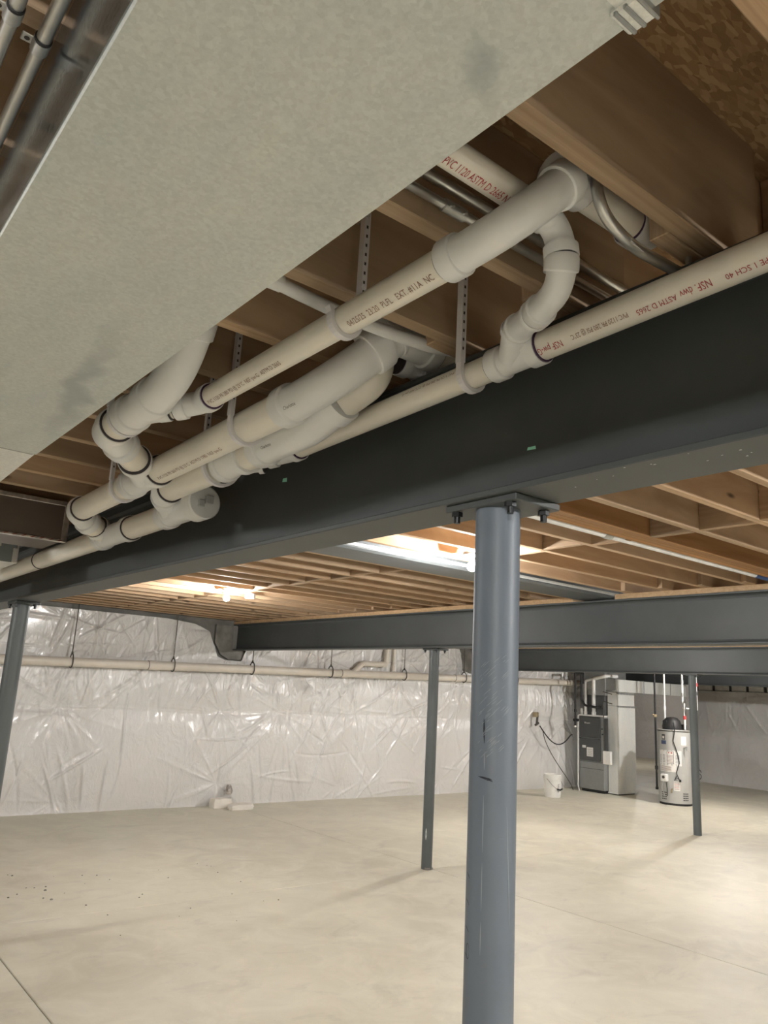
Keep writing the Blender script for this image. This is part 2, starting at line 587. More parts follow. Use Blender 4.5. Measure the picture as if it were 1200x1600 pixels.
def joist(me, x, y):
    o = bpy.data.objects.new('floor_joist', me)
    COL.objects.link(o)
    o.parent = ceiling
    o.location = (x, y, JZ0)
    return o

BX = [1.268, 5.20, 9.86, 14.5]      # steel beam centre lines
P0, PITCH_J = 0.654, 0.309            # first joist centre line, spacing
bayA = joist_mesh(5.6)                # left of the near beam
for k in range(-14, 30):
    joist(bayA, -1.40, P0 + PITCH_J * k)
bayB = joist_mesh(4.15)
for k in range(-14, 30):
    y = P0 + PITCH_J * k + 0.039
    if k in (5, 10):
        continue
    joist(bayB, 3.21, y)
bayC = joist_mesh(5.0)
for k in range(-14, 30):
    if k != 10:
        joist(bayC, 7.5, P0 + PITCH_J * k)
bayD = joist_mesh(4.9)
for k in range(-14, 30):
    joist(bayD, 12.2, P0 + PITCH_J * k + 0.039)
bayE = joist_mesh(2.6)
for k in range(-14, 30):
    joist(bayE, 15.6, P0 + PITCH_J * k)
# laminated triple header in the middle bay
for i in range(3):
    build('laminated_header', box(1.30, 5.20, 2.175 + i * 0.0425, 2.2165 + i * 0.0425, JZ0, JZ1, 0.0015), 'lvl', ceiling)
# solid blocking rows between the joists
blk = bpy.data.meshes.new('joist_blocking')
V_, F_ = box(-0.018, 0.018, -0.134, 0.134, 0, 0.285, 0.002)
blk.from_pydata(V_, [], F_)
blk.materials.append(M['endgrain'])
def block(x, y):
    o = bpy.data.objects.new('joist_blocking', blk)  # also serves the added unseen row at x = 1.52
    COL.objects.link(o)
    o.parent = ceiling
    o.location = (x, y, JZ0 + 0.001)
for k in range(-4, 29):
    if k in (4, 5, 9, 10):
        continue
    block(3.40 + (0.02 if k % 2 else -0.02), P0 + PITCH_J * (k + 0.5) + 0.039)
    if 4 < k < 24:
        block(7.52, P0 + PITCH_J * (k + 0.5))
blk2 = [(3.42, 2.005, 2.115)]
build('joist_blocking', box(3.40, 3.44, 1.952, 2.172, JZ0, JZ1), 'endgrain', ceiling)
build('joist_blocking', box(3.40, 3.44, 2.306, 2.528, JZ0, JZ1), 'endgrain', ceiling)
for k in range(-9, 0):  # added row out of view, keeps light from leaking over the near beam
    block(1.52, P0 + PITCH_J * (k + 0.5) + 0.039)
# rim board over the far wall
build('rim_board', box(-4.1, XC, 9.80, 9.84, 2.47, JZ1), 'joist', ceiling)

# ------------------------------------------------------------------ steel beams
def ibeam(x, y0, y1, label, gaps=(), sx=-0.07):
    t = thing('steel_beam', (x, (y0 + y1) / 2, 2.03), label, 'beam')
    hw, zf = 0.0775, 0.014
    build('bottom_flange', box(x - hw, x + hw, y0, y1, 2.03, 2.03 + zf, 0.002), 'steel', t)
    # web with rolled fillets
    pr = [(0.0045, 2.2), (0.0045, 2.07), (0.009, 2.054), (0.022, 2.0442), (0.022, 2.0438)]
    half = [(0.022, 2.0438), (0.009, 2.054), (0.0045, 2.068), (0.0045, 2.347), (0.009, 2.361), (0.022, 2.3712)]
    sec = [(a, b) for a, b in half] + [(-a, b) for a, b in half[::-1]]
    V = [(x + a, y0, b) for a, b in sec] + [(x + a, y1, b) for a, b in sec]
    n = len(sec)
    F = [(i, (i + 1) % n, n + (i + 1) % n, n + i) for i in range(n)] + [tuple(range(n))[::-1], tuple(range(n, 2 * n))]
    build('web', (V, F), 'steel', t)
    build('top_flange', box(x - hw, x + hw, y0, y1, 2.371, 2.385, 0.002), 'steel', t)
    ys = [y0] + [g for gg in gaps for g in gg] + [y1]
    for a, b in zip(ys[::2], ys[1::2]):
        build('sill_plate', box(x + sx, x + 0.07, a, b, 2.385, JZ0, 0.002), 'sill', t)
    return t
beam1 = ibeam(BX[0], -3.95, 9.9, 'nearest dark grey steel beam crossing the picture above the thick column', sx=-0.01)
beam2 = ibeam(BX[1], -3.95, 9.86, 'second grey steel beam back, its end set in the white wall', gaps=[(3.60, 4.00)])
beam3 = ibeam(BX[2], -3.95, 9.86, 'third grey steel beam back, above the furnace and the thin right column')
beam4 = ibeam(BX[3], -3.95, 14.0, 'farthest dark steel beam, low strip behind the thin right column')
for (y, z, w, h) in ((2.166, 2.263, 0.030, 0.016), (1.098, 2.143, 0.026, 0.009)):
    x = BX[0] - 0.0053
    build('green_chip', ([(x, y - w / 2, z - h / 2), (x, y + w / 2, z - h / 4), (x, y + w / 2.5, z + h / 2), (x, y - w / 2.2, z + h / 2.6)], [(0, 1, 2, 3)]), 'greenchip', beam1)
for i in range(16):
    x, y = BX[0] + random.uniform(-0.07, 0.02), random.uniform(0.45, 1.0)
    w, h = random.uniform(0.0012, 0.003), random.uniform(0.001, 0.0035)
    build('paint_chip', ([(x - w, y - h, 2.0296), (x + w, y - h * .6, 2.0296), (x + w * .7, y + h, 2.0296), (x - w * .6, y + h * .8, 2.0296)], [(3, 2, 1, 0)]), 'chip', beam1)

# ------------------------------------------------------------------ steel columns
def column(x, y, label, r=0.0508, cm='columngrey'):
    t = thing('steel_column', (x, y, 0), label, 'column')
    build('pipe_shaft', lathe((x, y, 0), [(r, 0.0), (r, 2.014)], 40), cm, t, smooth=30)
    build('cap_plate', box(x - 0.0625, x + 0.085, y - 0.11, y + 0.11, 2.014, 2.03, 0.002), 'steel', t)
    for sx in (-0.05, 0.06):
        for sy in (-0.083, 0.083):
            bx, by = x + sx, y + sy
            V, F = lathe((bx, by, 0), [(0.013, 2.014), (0.013, 2.003)], 6)
            V2, F2 = lathe((bx, by, 0), [(0.0075, 2.003), (0.0075, 1.988)], 12)
            build('bolt', join((V, F), (V2, F2)), 'bolt', t)
    return t
c1 = column(BX[0], 1.2, 'thick blue-grey steel column standing closest to the camera', cm='column')
c2 = column(BX[1] + 0.03, 5.77, 'slim grey steel column in the middle, left of the nearest column')
c3 = column(BX[2], 5.716, 'thin grey steel column beside the water heater at the right')
c4 = column(BX[0], 5.36, 'grey steel column at the left picture edge, leaning towards the corner')
# scuffs and scratches on the nearest column (curved onto the shaft)
def scuff(pts, w, mat, parent, x, y, r):
    V, F = [], []
    for i, (a, z) in enumerate(pts):
        f = math.sin(math.pi * (i + 0.35) / (len(pts) - 0.3))
        ww = w * f
        if i + 1 < len(pts):
            da, dz = (pts[i + 1][0] - a) * r, pts[i + 1][1] - z
        l = math.hypot(da, dz) or 1
        na, nz = -dz / l, da / l
        for s in (-1, 1):
            aa = a + s * ww * na / r
            V.append((x + (r + 0.0004) * math.cos(aa), y + (r + 0.0004) * math.sin(aa), z + s * ww * nz))
    for i in range(len(pts) - 1):
        F.append((2 * i, 2 * i + 1, 2 * i + 3, 2 * i + 2))
    build('scuff_mark', (V, F), mat, parent)
CA = math.atan2(-1.2, -BX[0])      # direction from the column to the camera
scuff([(CA - 0.42, 1.553), (CA - 0.41, 1.545), (CA - 0.40, 1.535), (CA - 0.40, 1.525), (CA - 0.39, 1.515), (CA - 0.38, 1.503)], 0.0022, 'scuffdark', c1, BX[0], 1.2, 0.0508)
scuff([(CA - 0.62, 1.436), (CA - 0.45, 1.435), (CA - 0.30, 1.4335), (CA - 0.15, 1.433), (CA - 0.02, 1.431)], 0.0022, 'scuffdark', c1, BX[0], 1.2, 0.0508)
scuff([(CA - 0.25, 1.430), (CA - 0.15, 1.431), (CA + 0.0, 1.428)], 0.0014, 'scuffdark', c1, BX[0], 1.2, 0.0508)
for z0, z1 in ((1.40, 1.29), (1.27, 1.18), (1.16, 1.10), (1.485, 1.45)):
    scuff([(CA - 0.36, z0 + (z1 - z0) * k / 5) for k in range(6)], 0.0011, 'scufflight', c1, BX[0], 1.2, 0.0508)
scuff([(CA + 0.62 + 0.05 * k, 1.38 - 0.045 * k) for k in range(6)], 0.001, 'scufflight', c1, BX[0], 1.2, 0.0508)
for k in range(70):
    a, z = CA + random.uniform(-0.7, 0.45), random.uniform(1.47, 1.68)
    d = random.uniform(0.10, 0.32)
    scuff([(a + d * j / 4, z + 0.012 * j / 4 * d * 4) for j in range(5)], 0.0005, 'scufflight', c1, BX[0], 1.2, 0.0508)
for k in range(4):
    z = 1.245 - 0.05 * k
    scuff([(CA - 1.25, z), (CA - 1.1, z - 0.004), (CA - 0.98, z - 0.010)], 0.0011, 'scuffdark', c1, BX[0], 1.2, 0.0508)
scuff([(CA - 1.0 + 0.11 * math.cos(t), 1.10 + 0.014 * math.sin(t)) for t in [2 * math.pi * i / 14 for i in range(15)]], 0.0009, 'scuffdark', c1, BX[0], 1.2, 0.0508)
scuff([(math.atan2(-5.77, -5.25) - 0.3, 0.36 - 0.02 * k) for k in range(6)], 0.008, 'chip', c2, BX[1] + 0.03, 5.77, 0.0508)
# lumps of mortar at the foot of the middle column
for k in range(7):
    a = CA + random.uniform(-1.4, 1.4)
    rr = 0.053 + random.uniform(0, .008)
    build('mortar_lump', lathe((BX[1] + 0.03 + rr * math.cos(a), 5.77 + rr * math.sin(a), 0.004), [(0.009, 0), (0.010, 0.006), (0.005, 0.016)], 7), 'mortar', c2)

# ================================================================== plastic-faced insulation blankets
def blanket(name, u0, u1, ztop, place, pins, rows, nfold, seed, step, label, amp=1.0):
    rng = np.random.default_rng(seed)
    nu = int((u1 - u0) / step) + 1
    us = np.linspace(u0, u1, nu)
    top = np.array([ztop(u) for u in us])
    nv = int(np.max(top) / step) + 1
    fr = np.linspace(0, 1, nv)
    U = np.repeat(us[:, None], nv, 1)
    Zg = top[:, None] * fr[None, :]
    D = np.full_like(U, 0.035)
    dist = np.full_like(U, 9.0)
    for r in rows:
        dist = np.minimum(dist, np.abs(Zg - r))
    D += 0.045 * (1 - np.exp(-dist / 0.16)) * amp
    D += 0.018 * np.sin(U * 1.7 + 1.3 * np.sin(Zg * 1.9 + seed)) * amp * (0.3 + 0.7 * (1 - np.exp(-dist / 0.3)))
    for (pu, pz) in pins:
        du, dz = U - pu, Zg - pz
        r = np.hypot(du, dz) + 1e-4
        th = np.arctan2(dz, du)
        w = np.exp(-(r / 0.62) ** 1.5) * (0.35 + 0.65 * (0.5 + 0.5 * np.sin(th * 1.0 + rng.uniform(2.6, 5.2))))
        ph = rng.uniform(0, 6.28, 4)
        n1, n2 = rng.integers(5, 8), rng.integers(9, 14)
        rid = (1 - np.abs(np.sin(n1 * th / 2 + ph[0] + 0.25 * r + 0.9 * np.sin(2 * th + ph[2])))) ** 3.0
        rid2 = (1 - np.abs(np.sin(n2 * th / 2 + ph[1] - 0.3 * r + 1.2 * np.sin(2 * th + ph[3])))) ** 3.0
        g = r / (r + 0.10)
        D += amp * w * g * (0.030 * rid + 0.020 * rid2)
        D -= amp * 0.034 * np.exp(-(r / 0.13) ** 2)
    for _ in range(nfold):
        cu, cz = rng.uniform(u0, u1), rng.uniform(0.0, np.max(top))
        band = rng.random()
        if band < 0.30:
            cz = rng.uniform(1.35, 1.72)
            ang = math.pi / 2 + rng.normal(0, 0.35)
            ln = rng.uniform(0.08, 0.25)
        elif band < 0.55:
            cz = rng.uniform(1.85, 2.3)
            ang = rng.normal(0.6, 0.7)
            ln = rng.uniform(0.12, 0.45)
        else:
            k = int(rng.integers(0, len(pins)))
            ang = math.atan2(cz - pins[k][1], cu - pins[k][0]) if math.hypot(cz - pins[k][1], cu - pins[k][0]) < 1.3 else rng.normal(1.4, 0.6)
            ln = rng.uniform(0.12, 0.5)
        wd = rng.uniform(0.009, 0.020)
        am = rng.uniform(0.010, 0.026) * (1 if rng.random() < 0.72 else -0.8) * amp
        i0, i1 = np.searchsorted(us, [cu - ln * 1.6 - .05, cu + ln * 1.6 + .05])
        if i1 - i0 < 2:
            continue
        du, dz = U[i0:i1] - cu, Zg[i0:i1] - cz
        a = du * math.cos(ang) + dz * math.sin(ang)
        c = -du * math.sin(ang) + dz * math.cos(ang) + 0.05 * rng.normal() * a * a / max(ln, .1)
        D[i0:i1] += am * np.exp(-(c / wd) ** 2) * np.exp(-(a / ln) ** 4 * 1.0)
    # seam rows: a small lapped ridge
    for r in rows:
        if r > 1.0 and r < 1.5:
            D += amp * 0.006 * np.exp(-((Zg - r - 0.012 * np.sin(U * 2.3)) / 0.012) ** 2)
    # loose flared hem along the floor
    D += amp * 0.022 * np.exp(-Zg / 0.045) * (0.6 + 0.6 * np.sin(U * 3.1 + 2 * np.sin(U * 1.3)))
    D = np.maximum(D, 0.004)
    verts = place(U.ravel(), D.ravel(), Zg.ravel())
    me = bpy.data.meshes.new(name)
    idx = np.arange(nu * nv).reshape(nu, nv)
    q = np.stack([idx[:-1, :-1], idx[1:, :-1], idx[1:, 1:], idx[:-1, 1:]], -1).reshape(-1, 4)
    me.vertices.add(nu * nv)
    me.vertices.foreach_set('co', verts.astype(np.float32).ravel())
    me.loops.add(q.size)
    me.loops.foreach_set('vertex_index', q.astype(np.int32).ravel())
    me.polygons.add(len(q))
    me.polygons.foreach_set('loop_start', np.arange(0, q.size, 4, dtype=np.int32))
    me.polygons.foreach_set('use_smooth', np.ones(len(q), dtype=bool))
    me.update(calc_edges=True)
    o = link(name, me, 'poly')
    tag(o, label, 'insulation')
    return o

def prof(tab):
    xs, zs = [a for a, _ in tab], [b for _, b in tab]
    return lambda u: float(np.interp(u, xs, zs))

top1 = prof([(-4, 2.365), (0.95, 2.365), (1.05, 1.98), (1.5, 1.98), (1.6, 2.365), (4.1, 2.368), (4.5, 2.335), (4.72, 2.26), (4.80, 2.10), (4.88, 1.93), (5.0, 1.885),
             (5.25, 1.885), (5.31, 2.02), (5.36, 2.30), (5.45, 2.36), (9.45, 2.36), (9.55, 2.0), (9.7, 1.96), (9.98, 1.96), (10.05, 2.3), (13.4, 2.36)])
pins1 = [(2.93, 1.185), (5.03, 1.205), (5.98, 1.205), (7.35, 1.215), (8.9, 1.22), (10.6, 1.22), (12.0, 1.22), (1.6, 1.18),
         (5.06, 0.28), (7.05, 0.18), (9.1, 0.2), (3.0, 0.12), (11.6, 0.8), (6.3, 1.72), (4.6, 1.70), (2.95, 1.70), (8.2, 1.75), (9.6, 1.78)]
b1 = blanket('insulation_blanket', 0.2, 13.3, top1, lambda U, D, Z: np.stack([U, Y1 - 0.005 - D, Z], -1), pins1, [0.0, 1.2, 1.76], 620, 3, 0.0115,
             'crinkled white plastic insulation sheet over the long back wall')
top2 = prof([(0, 1.975), (20, 1.975)])
b2 = blanket('insulation_blanket', 2.0, 9.7, top2, lambda U, D, Z: np.stack([X2 - 0.005 - D, U, Z], -1),
             [(7.9, 0.98), (6.2, 1.0), (4.0, 1.0), (8.6, 1.85), (7.2, 1.8)], [0.0, 0.98], 90, 8, 0.022,
             'white plastic insulation sheet on the right wall behind the thin column', amp=0.8)
b3 = blanket('insulation_blanket', 9.9, 15.4, prof([(0, 2.3), (20, 2.3)]), lambda U, D, Z: np.stack([21.98 - D, U, Z], -1),
             [(12.0, 1.1), (13.9, 1.1), (14.8, 0.5)], [0.0, 1.1], 60, 12, 0.035,
             'white plastic insulation sheet on the distant wall between furnace and water heater', amp=0.8)
# rim pockets stuffed with white batts above the right wall's sheet
rim = thing('rim_insulation', (X2 - 0.05, 6.0, 1.98), 'row of white stuffed rim pockets above the right wall sheet', 'insulation')
for k in range(19):
    y = 2.3 + 0.385 * k
    build('batt', box(X2 - 0.07, X2 - 0.02, y + 0.03, y + 0.355, 1.985, 2.36, 0.012), 'polyedge', rim)
    build('divider', box(X2 - 0.06, X2 - 0.01, y - 0.02, y + 0.022, 1.98, 2.40), 'rod', rim)
# mortar packing round the beam ends in the back wall
for x, lab in ((BX[1], 'rough grey mortar packing under the end of the second beam'), (BX[2], 'grey mortar packing under the end of the third beam')):
    V, F = [], []
    outl = [(-0.36, 2.36), (-0.36, 2.12), (-0.26, 1.96), (-0.14, 1.90), (0.06, 1.90), (0.085, 2.03), (-0.085, 2.03), (-0.10, 2.36)]
    n = len(outl)
    for d in (Y1 - 0.002, Y1 - 0.05):
        V += [(x + a, d, z) for a, z in outl]
    F = [tuple(range(n))[::-1], tuple(range(n, 2 * n))] + [(i, (i + 1) % n, n + (i + 1) % n, n + i) for i in range(n)]
    tag(build('mortar_packing', (V, F), 'mortar'), lab, 'mortar')

# ================================================================== PVC drain assembly under the floor
R3, R2, R15 = 0.0452, 0.0308, 0.0246
H3, H2, H15 = 0.0550, 0.0385, 0.0318
B3, B2, B15 = 0.0472, 0.0326, 0.0262
dr = thing('drain_pipe_assembly', (1.0, 1.8, 2.2), 'white plastic drain pipes glued together with elbows and wyes under the joists', 'pipes')

def pipe(p, q, r, parent=dr, mat='pvc'):
    return build('pipe', cyl(p, q, r, 28), mat, parent, smooth=40)

def fitting(name, path, rb, rh, hub=0.035, ends=(True, True), rings=('joint', 'joint'), parent=dr, mat='pvcfit', lip=True):
    at, L = resample(path, 0)
    s, rad = [], []
    def add(a, r):
        s.append(a); rad.append(r)
    if ends[0]:
        add(0, rh - 0.001); add(0.002, rh); add(hub - .001, rh); add(hub, rh - .0012); add(hub + 0.0012, rb + .0008)
        a0 = hub + 0.008
    else:
        add(0, rb); a0 = 0.004
    a1 = L - hub - 0.008 if ends[1] else L - 0.004
    n = 14
    if a1 > a0:
        for k in range(n + 1):
            add(a0 + (a1 - a0) * k / n, rb)
    if ends[1]:
        add(L - hub - 0.0012, rb + .0008); add(L - hub, rh - .0012); add(L - hub + .001, rh); add(L - 0.002, rh); add(L, rh - 0.001)
    else:
        add(L, rb)
    o = build(name, tube([at(x) for x in s], rad, 28), mat, dr if parent is None else parent, smooth=35)
    for e, (pos, nxt) in enumerate(((at(0), at(0.01)), (at(L), at(L - 0.01)))):
        if ends[e] and rings[e]:
            d = (Vector(nxt) - Vector(pos)).normalized()
            build('glue_ring', ring(Vector(pos) - d * 0.0008, d, rh - 0.0035, 0.0022, 28), rings[e], o, smooth=40)
    return o

def wye(a, b, rb, rh, br_from, br_to, brb, brh, hub=0.035, rings=('joint', 'joint'), bring='joint', bhub=0.03):
    """straight body a->b with a branch that starts at br_from (outside) and ends inside the body"""
    o = fitting('wye_fitting', [a, Vector(a).lerp(Vector(b), .5), b], rb, rh, hub, rings=rings)
    f, t = Vector(br_from), Vector(br_to)
    d = (t - f).normalized()
    L = (t - f).length
    g = tube([f, f + d * 0.002, f + d * bhub, f + d * (bhub + 0.004), t], [brh - 0.001, brh, brh, brb, brb * 0.98], 28)
    build('branch', g, 'pvcfit', o, smooth=35)
    if bring:
        build('glue_ring', ring(f - d * 0.0006, d, brh - 0.003, 0.002, 28), bring, o, smooth=40)
    return o

X1, XP2, X3, X4, X5, X6 = 1.165, 0.825, 0.94, 1.035, 1.125, 0.69
z1 = lambda y: 2.335 - 0.020 * y + 0.004
z3 = lambda y: 2.297 - 0.0165 * (y - 1.33)
z4 = lambda y: 2.266 - 0.010 * (y - 1.6)
z5 = lambda y: 2.208 - 0.005 * (y - 2.5)
z6 = lambda y: 2.318 - 0.04 * (y - 1.85)
def L1(y): return (X1, y, z1(y))
def L2(y): return (XP2, y, 2.343)
def L3(y): return (X3, y, z3(y))
def L4(y): return (X4, y, z4(y))
def L5(y): return (X5, y, z5(y))
def L6(y): return (X6, y, z6(y))

# run beside the near beam
p1a = pipe(L1(-2.5), L1(1.0), R2)
p1b = pipe(L1(1.11), L1(1.945), R2)
w1 = wye(L1(0.985), L1(1.125), B2, H2, (1.103, 1.003, 2.345), (1.158, 1.065, 2.316), 0.0295, H15 + .001, 0.032, rings=('primer', 'joint'), bring='primer', bhub=0.014)
e1 = fitting('elbow_fitting', fillet([L1(1.925), L1(1.985), (1.125, 2.045, z1(2.0) - .012)], 0.05), B2, H2, 0.03, rings=('primer', 'joint'))
# upper run with the large elbow
p2 = pipe(L2(0.87), L2(1.86), R2)
e2 = fitting('sweep_elbow', fillet([L2(0.915), (XP2, 0.737, 2.343), (0.930, 0.737, 2.462)], 0.16, 12), B2 + .001, H2 + .001, 0.034, rings=('joint', 'primer'))
e2b = fitting('elbow_fitting', fillet([L2(1.835), L2(1.90), (0.775, 1.955, 2.33)], 0.05), B2, H2, 0.032, rings=('primer', 'joint'))
st2 = pipe((0.79, 1.94, 2.334), (0.70, 2.035, 2.312), R2)
# pipe continuing in the joist bay towards the beam, with its end elbow
tee = fitting('tee_fitting', [(0.925, 0.762, 2.492), (0.95, 0.762, 2.492), (1.005, 0.762, 2.492)], B2, H2, 0.03, rings=(None, 'joint'))
pR = pipe((0.96, 0.762, 2.492), (1.17, 0.762, 2.492), R2)
eR = fitting('elbow_fitting', fillet([(1.155, 0.765, 2.492), (1.225, 0.765, 2.492), (1.235, 0.765, 2.58)], 0.05), B2, H2, 0.03, rings=('primer', None))
p7 = pipe((0.18, 0.80, 2.452), (0.945, 0.80, 2.436), R15 + .001)
# trap-like drop from the bay pipe into the near run
e8a = fitting('elbow_fitting', fillet([(0.93, 0.80, 2.436), (0.987, 0.80, 2.432), (0.992, 0.797, 2.368)], 0.055, 10), B15, H15, 0.022, rings=('primer', 'joint'))
e8b = fitting('sweep_elbow', fillet([(0.992, 0.797, 2.368), (0.997, 0.80, 2.316), (1.052, 0.905, 2.322)], 0.10, 12), B15, H15, 0.024, rings=('joint', 'joint'))
e8c = fitting('elbow_fitting', fillet([(1.052, 0.905, 2.322), (1.085, 0.968, 2.335), (1.105, 1.004, 2.342)], 0.06, 8), B15 + .001, H15, 0.016, rings=(None, None))
# wide middle run
p3 = pipe(L3(1.63), L3(3.29), R3)
e3 = fitting('sweep_elbow', fillet([L3(1.645), L3(1.45), (1.062, 1.405, 2.425)], 0.35, 12), B3, H3, 0.042, rings=('joint', None))
e3b = fitting('coupling', [(1.052, 1.409, 2.414), (1.07, 1.402, 2.433), (1.09, 1.395, 2.455)], B3, H3 - .004, 0.012, rings=('joint', None))
t3 = fitting('tee_fitting', [(1.02, 1.425, 2.478), (1.12, 1.425, 2.478), (1.25, 1.425, 2.478)], B3, H3, 0.035, rings=(None, 'joint'))
p3x = pipe((1.24, 1.425, 2.478), (1.62, 1.425, 2.478), R3)
p3y = pipe((1.20, 1.50, 2.455), (1.60, 1.50, 2.455), R2)
t3y = fitting('coupling', [(1.19, 1.50, 2.455), (1.23, 1.50, 2.455), (1.29, 1.50, 2.455)], B2, H2, 0.03, rings=('joint', 'joint'))
w3 = wye(L3(2.44), L3(2.70), B3, H3, (0.838, 2.405, z3(2.4) + .006), (X3, 2.565, z3(2.56)), B3 - .001, H3, 0.04, bhub=0.028)
e3c = fitting('elbow_fitting', fillet([L3(3.235), L3(3.315), (1.02, 3.372, z3(3.3) - .03)], 0.06), B3, H3, 0.034, rings=('joint', None))
st3 = pipe((0.985, 3.35, z3(3.3) - .018), (1.085, 3.415, z5(3.4) + .012), R3)
# run tucked between the wide run and the beam
p4 = pipe(L4(1.88), L4(2.60), R3)
e4 = fitting('sweep_elbow', fillet([L4(1.93), L4(1.66), (X4 + .01, 1.535, 2.312)], 0.3, 12), B3, H3, 0.042, rings=('joint', None))
p4u = build('pipe', tube(fillet([(X4 + .009, 1.55, 2.306), (1.10, 1.478, 2.372), (1.112, 1.475, 2.71)], 0.08, 8), R3, 28), 'pvc', dr, smooth=40)
w4 = wye(L4(2.00), L4(2.16), B3, H3, (1.118, 2.055, z4(2.0) + .010), (X4, 2.135, z4(2.1)), B2, H2, 0.03, bhub=0.014, rings=(None, 'joint'))
e4c = fitting('elbow_fitting', fillet([L4(2.565), L4(2.625), (1.068, 2.668, z4(2.6) - .014)], 0.05), B3, H3, 0.026, rings=('joint', None))
# lowest run along the beam, with the clean-out at its near end
p5a = pipe(L5(2.72), L5(3.32), R3 + .001)
p5b = pipe(L5(3.46), L5(9.6), R3 + .001)
w5 = wye(L5(2.50), L5(2.80), B3, H3, (1.066, 2.664, z4(2.6) - .013), (X5, 2.735, z5(2.7)), B3 - .002, H3 - .002, 0.045, rings=(None, 'joint'), bhub=0.022)
w5b = wye(L5(3.15), L5(3.52), B3, H3, (1.055, 3.395, z5(3.4) + .026), (X5, 3.45, z5(3.45)), B3 - .002, H3 - .001, 0.045, rings=('joint', None), bhub=0.024)
build('glue_ring', ring(L5(4.50), (0, 1, 0), R3 + .004, 0.004, 28), 'joint', p5b, smooth=40)
build('threaded_hub', tube([L5(2.488), L5(2.466), L5(2.464), L5(2.468), L5(2.535), L5(2.545)], [0.0535, 0.0535, 0.056, 0.0605, 0.0605, 0.05], 36, cap=False), 'pvcfit', dr, smooth=35)
cl = build('cleanout_plug', tube([L5(2.4745), L5(2.476), L5(2.500)], [0.0505, 0.0528, 0.0528], 36), 'plug', dr, smooth=35)
zc = z5(2.48)
build('square_lug', join(box(X5 - .026, X5 - .004, 2.454, 2.476, zc - .020, zc + .006, .002), box(X5 - .002, X5 + .026, 2.450, 2.476, zc - .006, zc + .024, .002)), 'plug', cl)
build('plug_rim', join(tube([L5(2.4725), L5(2.4728), L5(2.476), L5(2.476)], [0.0485, 0.0522, 0.0525, 0.0485], 36, cap=False)), 'joint', cl, smooth=35)

# big sweep beside the duct
p6 = pipe(L6(1.90), L6(2.24), R3)
e6 = fitting('sweep_elbow', fillet([L6(1.92), L6(1.74), (X6 - .005, 1.665, 2.46)], 0.30, 14), B3 + .001, H3, 0.042, rings=('joint', 'joint'))
w6 = wye(L6(1.885), L6(2.075), B3, H3, (0.762, 1.962, 2.327), (X6, 2.035, z6(2.03)), B2 + .004, H2, 0.045, rings=('joint', 'joint'), bhub=0.03)
e6c = fitting('elbow_fitting', fillet([L6(2.16), L6(2.245), (0.775, 2.335, z6(2.3) - .003)], 0.06), B3, H3, 0.036, rings=('joint', 'joint'))
st6 = pipe((0.755, 2.312, z6(2.3)), (0.86, 2.432, z3(2.4) + .005), R3)
e6u = pipe((X6 - .005, 1.668, 2.44), (X6 - .005, 1.668, 2.72), R3)

# printing on the pipes
cdir = lambda p: (EYE - Vector(p))
def print_run(s, size, start, axis, r, mat, parent, turn=0.0, stretch=1.0):
    fn = {id(p1a): L1, id(p1b): L1, id(w1): L1, id(p2): L2, id(p3): L3, id(e3): L3, id(e4): L4}.get(id(parent))
    if fn:
        sg = 1 if axis[1] > 0 else -1
        axis = (Vector(fn(2.0)) - Vector(fn(1.0))) * sg
    a = Vector(axis).normalized()
    n = cdir(start)
    n = (n - a * n.dot(a)).normalized()
    n = Matrix.Rotation(turn, 3, a) @ n
    text_pipe(s, size, start, axis, n, r, mat, parent, stretch)
print_run('PVC TYPE 1 SCH 40', 0.0145, L1(0.462), (0, 1, 0), R2, 'inkred', p1a, -0.40, 0.95)
print_run('NSF. dwv', 0.021, L1(0.603), (0, 1, 0), R2, 'inkred', p1a, -0.34, 0.72)
print_run('ASTM D 2665', 0.0155, L1(0.668), (0, 1, 0), R2, 'inkred', p1a, -0.36, 0.9)
print_run('PVC 1120 PR 280 PSI @ 23°C', 0.0145, L1(0.765), (0, 1, 0), R2, 'inkbrown', p1a, -0.22, 0.72)
print_run('NSF pw-G', 0.021, L1(0.918), (0, 1, 0), R2, 'inkred', p1a, -0.30, 0.70)
print_run('PVC 1120 PR 280 PSI @ 23°C NSF pw-G', 0.0085, L1(1.22), (0, 1, 0), R2, 'inkbrown', p1b, 0.75, 1.3)
print_run('PVC 1120 PR 280 PSI @ 23°C  NSF pw-G  ASTM D 2665', 0.0155, L2(1.82), (0, -1, 0), R2, 'inkbrown', p2, 0.30, 1.0)
print_run('04/25/25  23:20  PLFL   EXT. #11A  NC', 0.0185, L2(1.19), (0, -1, 0), R2, 'inkbrown', p2, 0.30, 0.85)
print_run('PVC 1120 PR 260 PSI @ 23°C  ASTM D 1785  NSF pw-G', 0.0165, L3(2.40), (0, -1, 0), R3, 'inkbrown', p3, 0.5, 1.15)
print_run('Charlotte', 0.012, L3(1.585), (0, -1, 0), B3, 'inkblack', e3, 0.0, 1.15)
print_run('Charlotte', 0.012, L4(1.85), (0, -1, 0), B3, 'inkblack', e4, -0.1, 1.15)
print_run('PVC 1120 ASTM D 2665 NSF', 0.021, (0.700, 0.80, 2.44112), (0.765, 0, -0.016), R15 + .001, 'inkred', p7, 0.45, 0.62)
print_run('Charlotte', 0.010, L1(1.035), (0, 1, 0), B2, 'inkblack', w1, 0.6, 0.9)

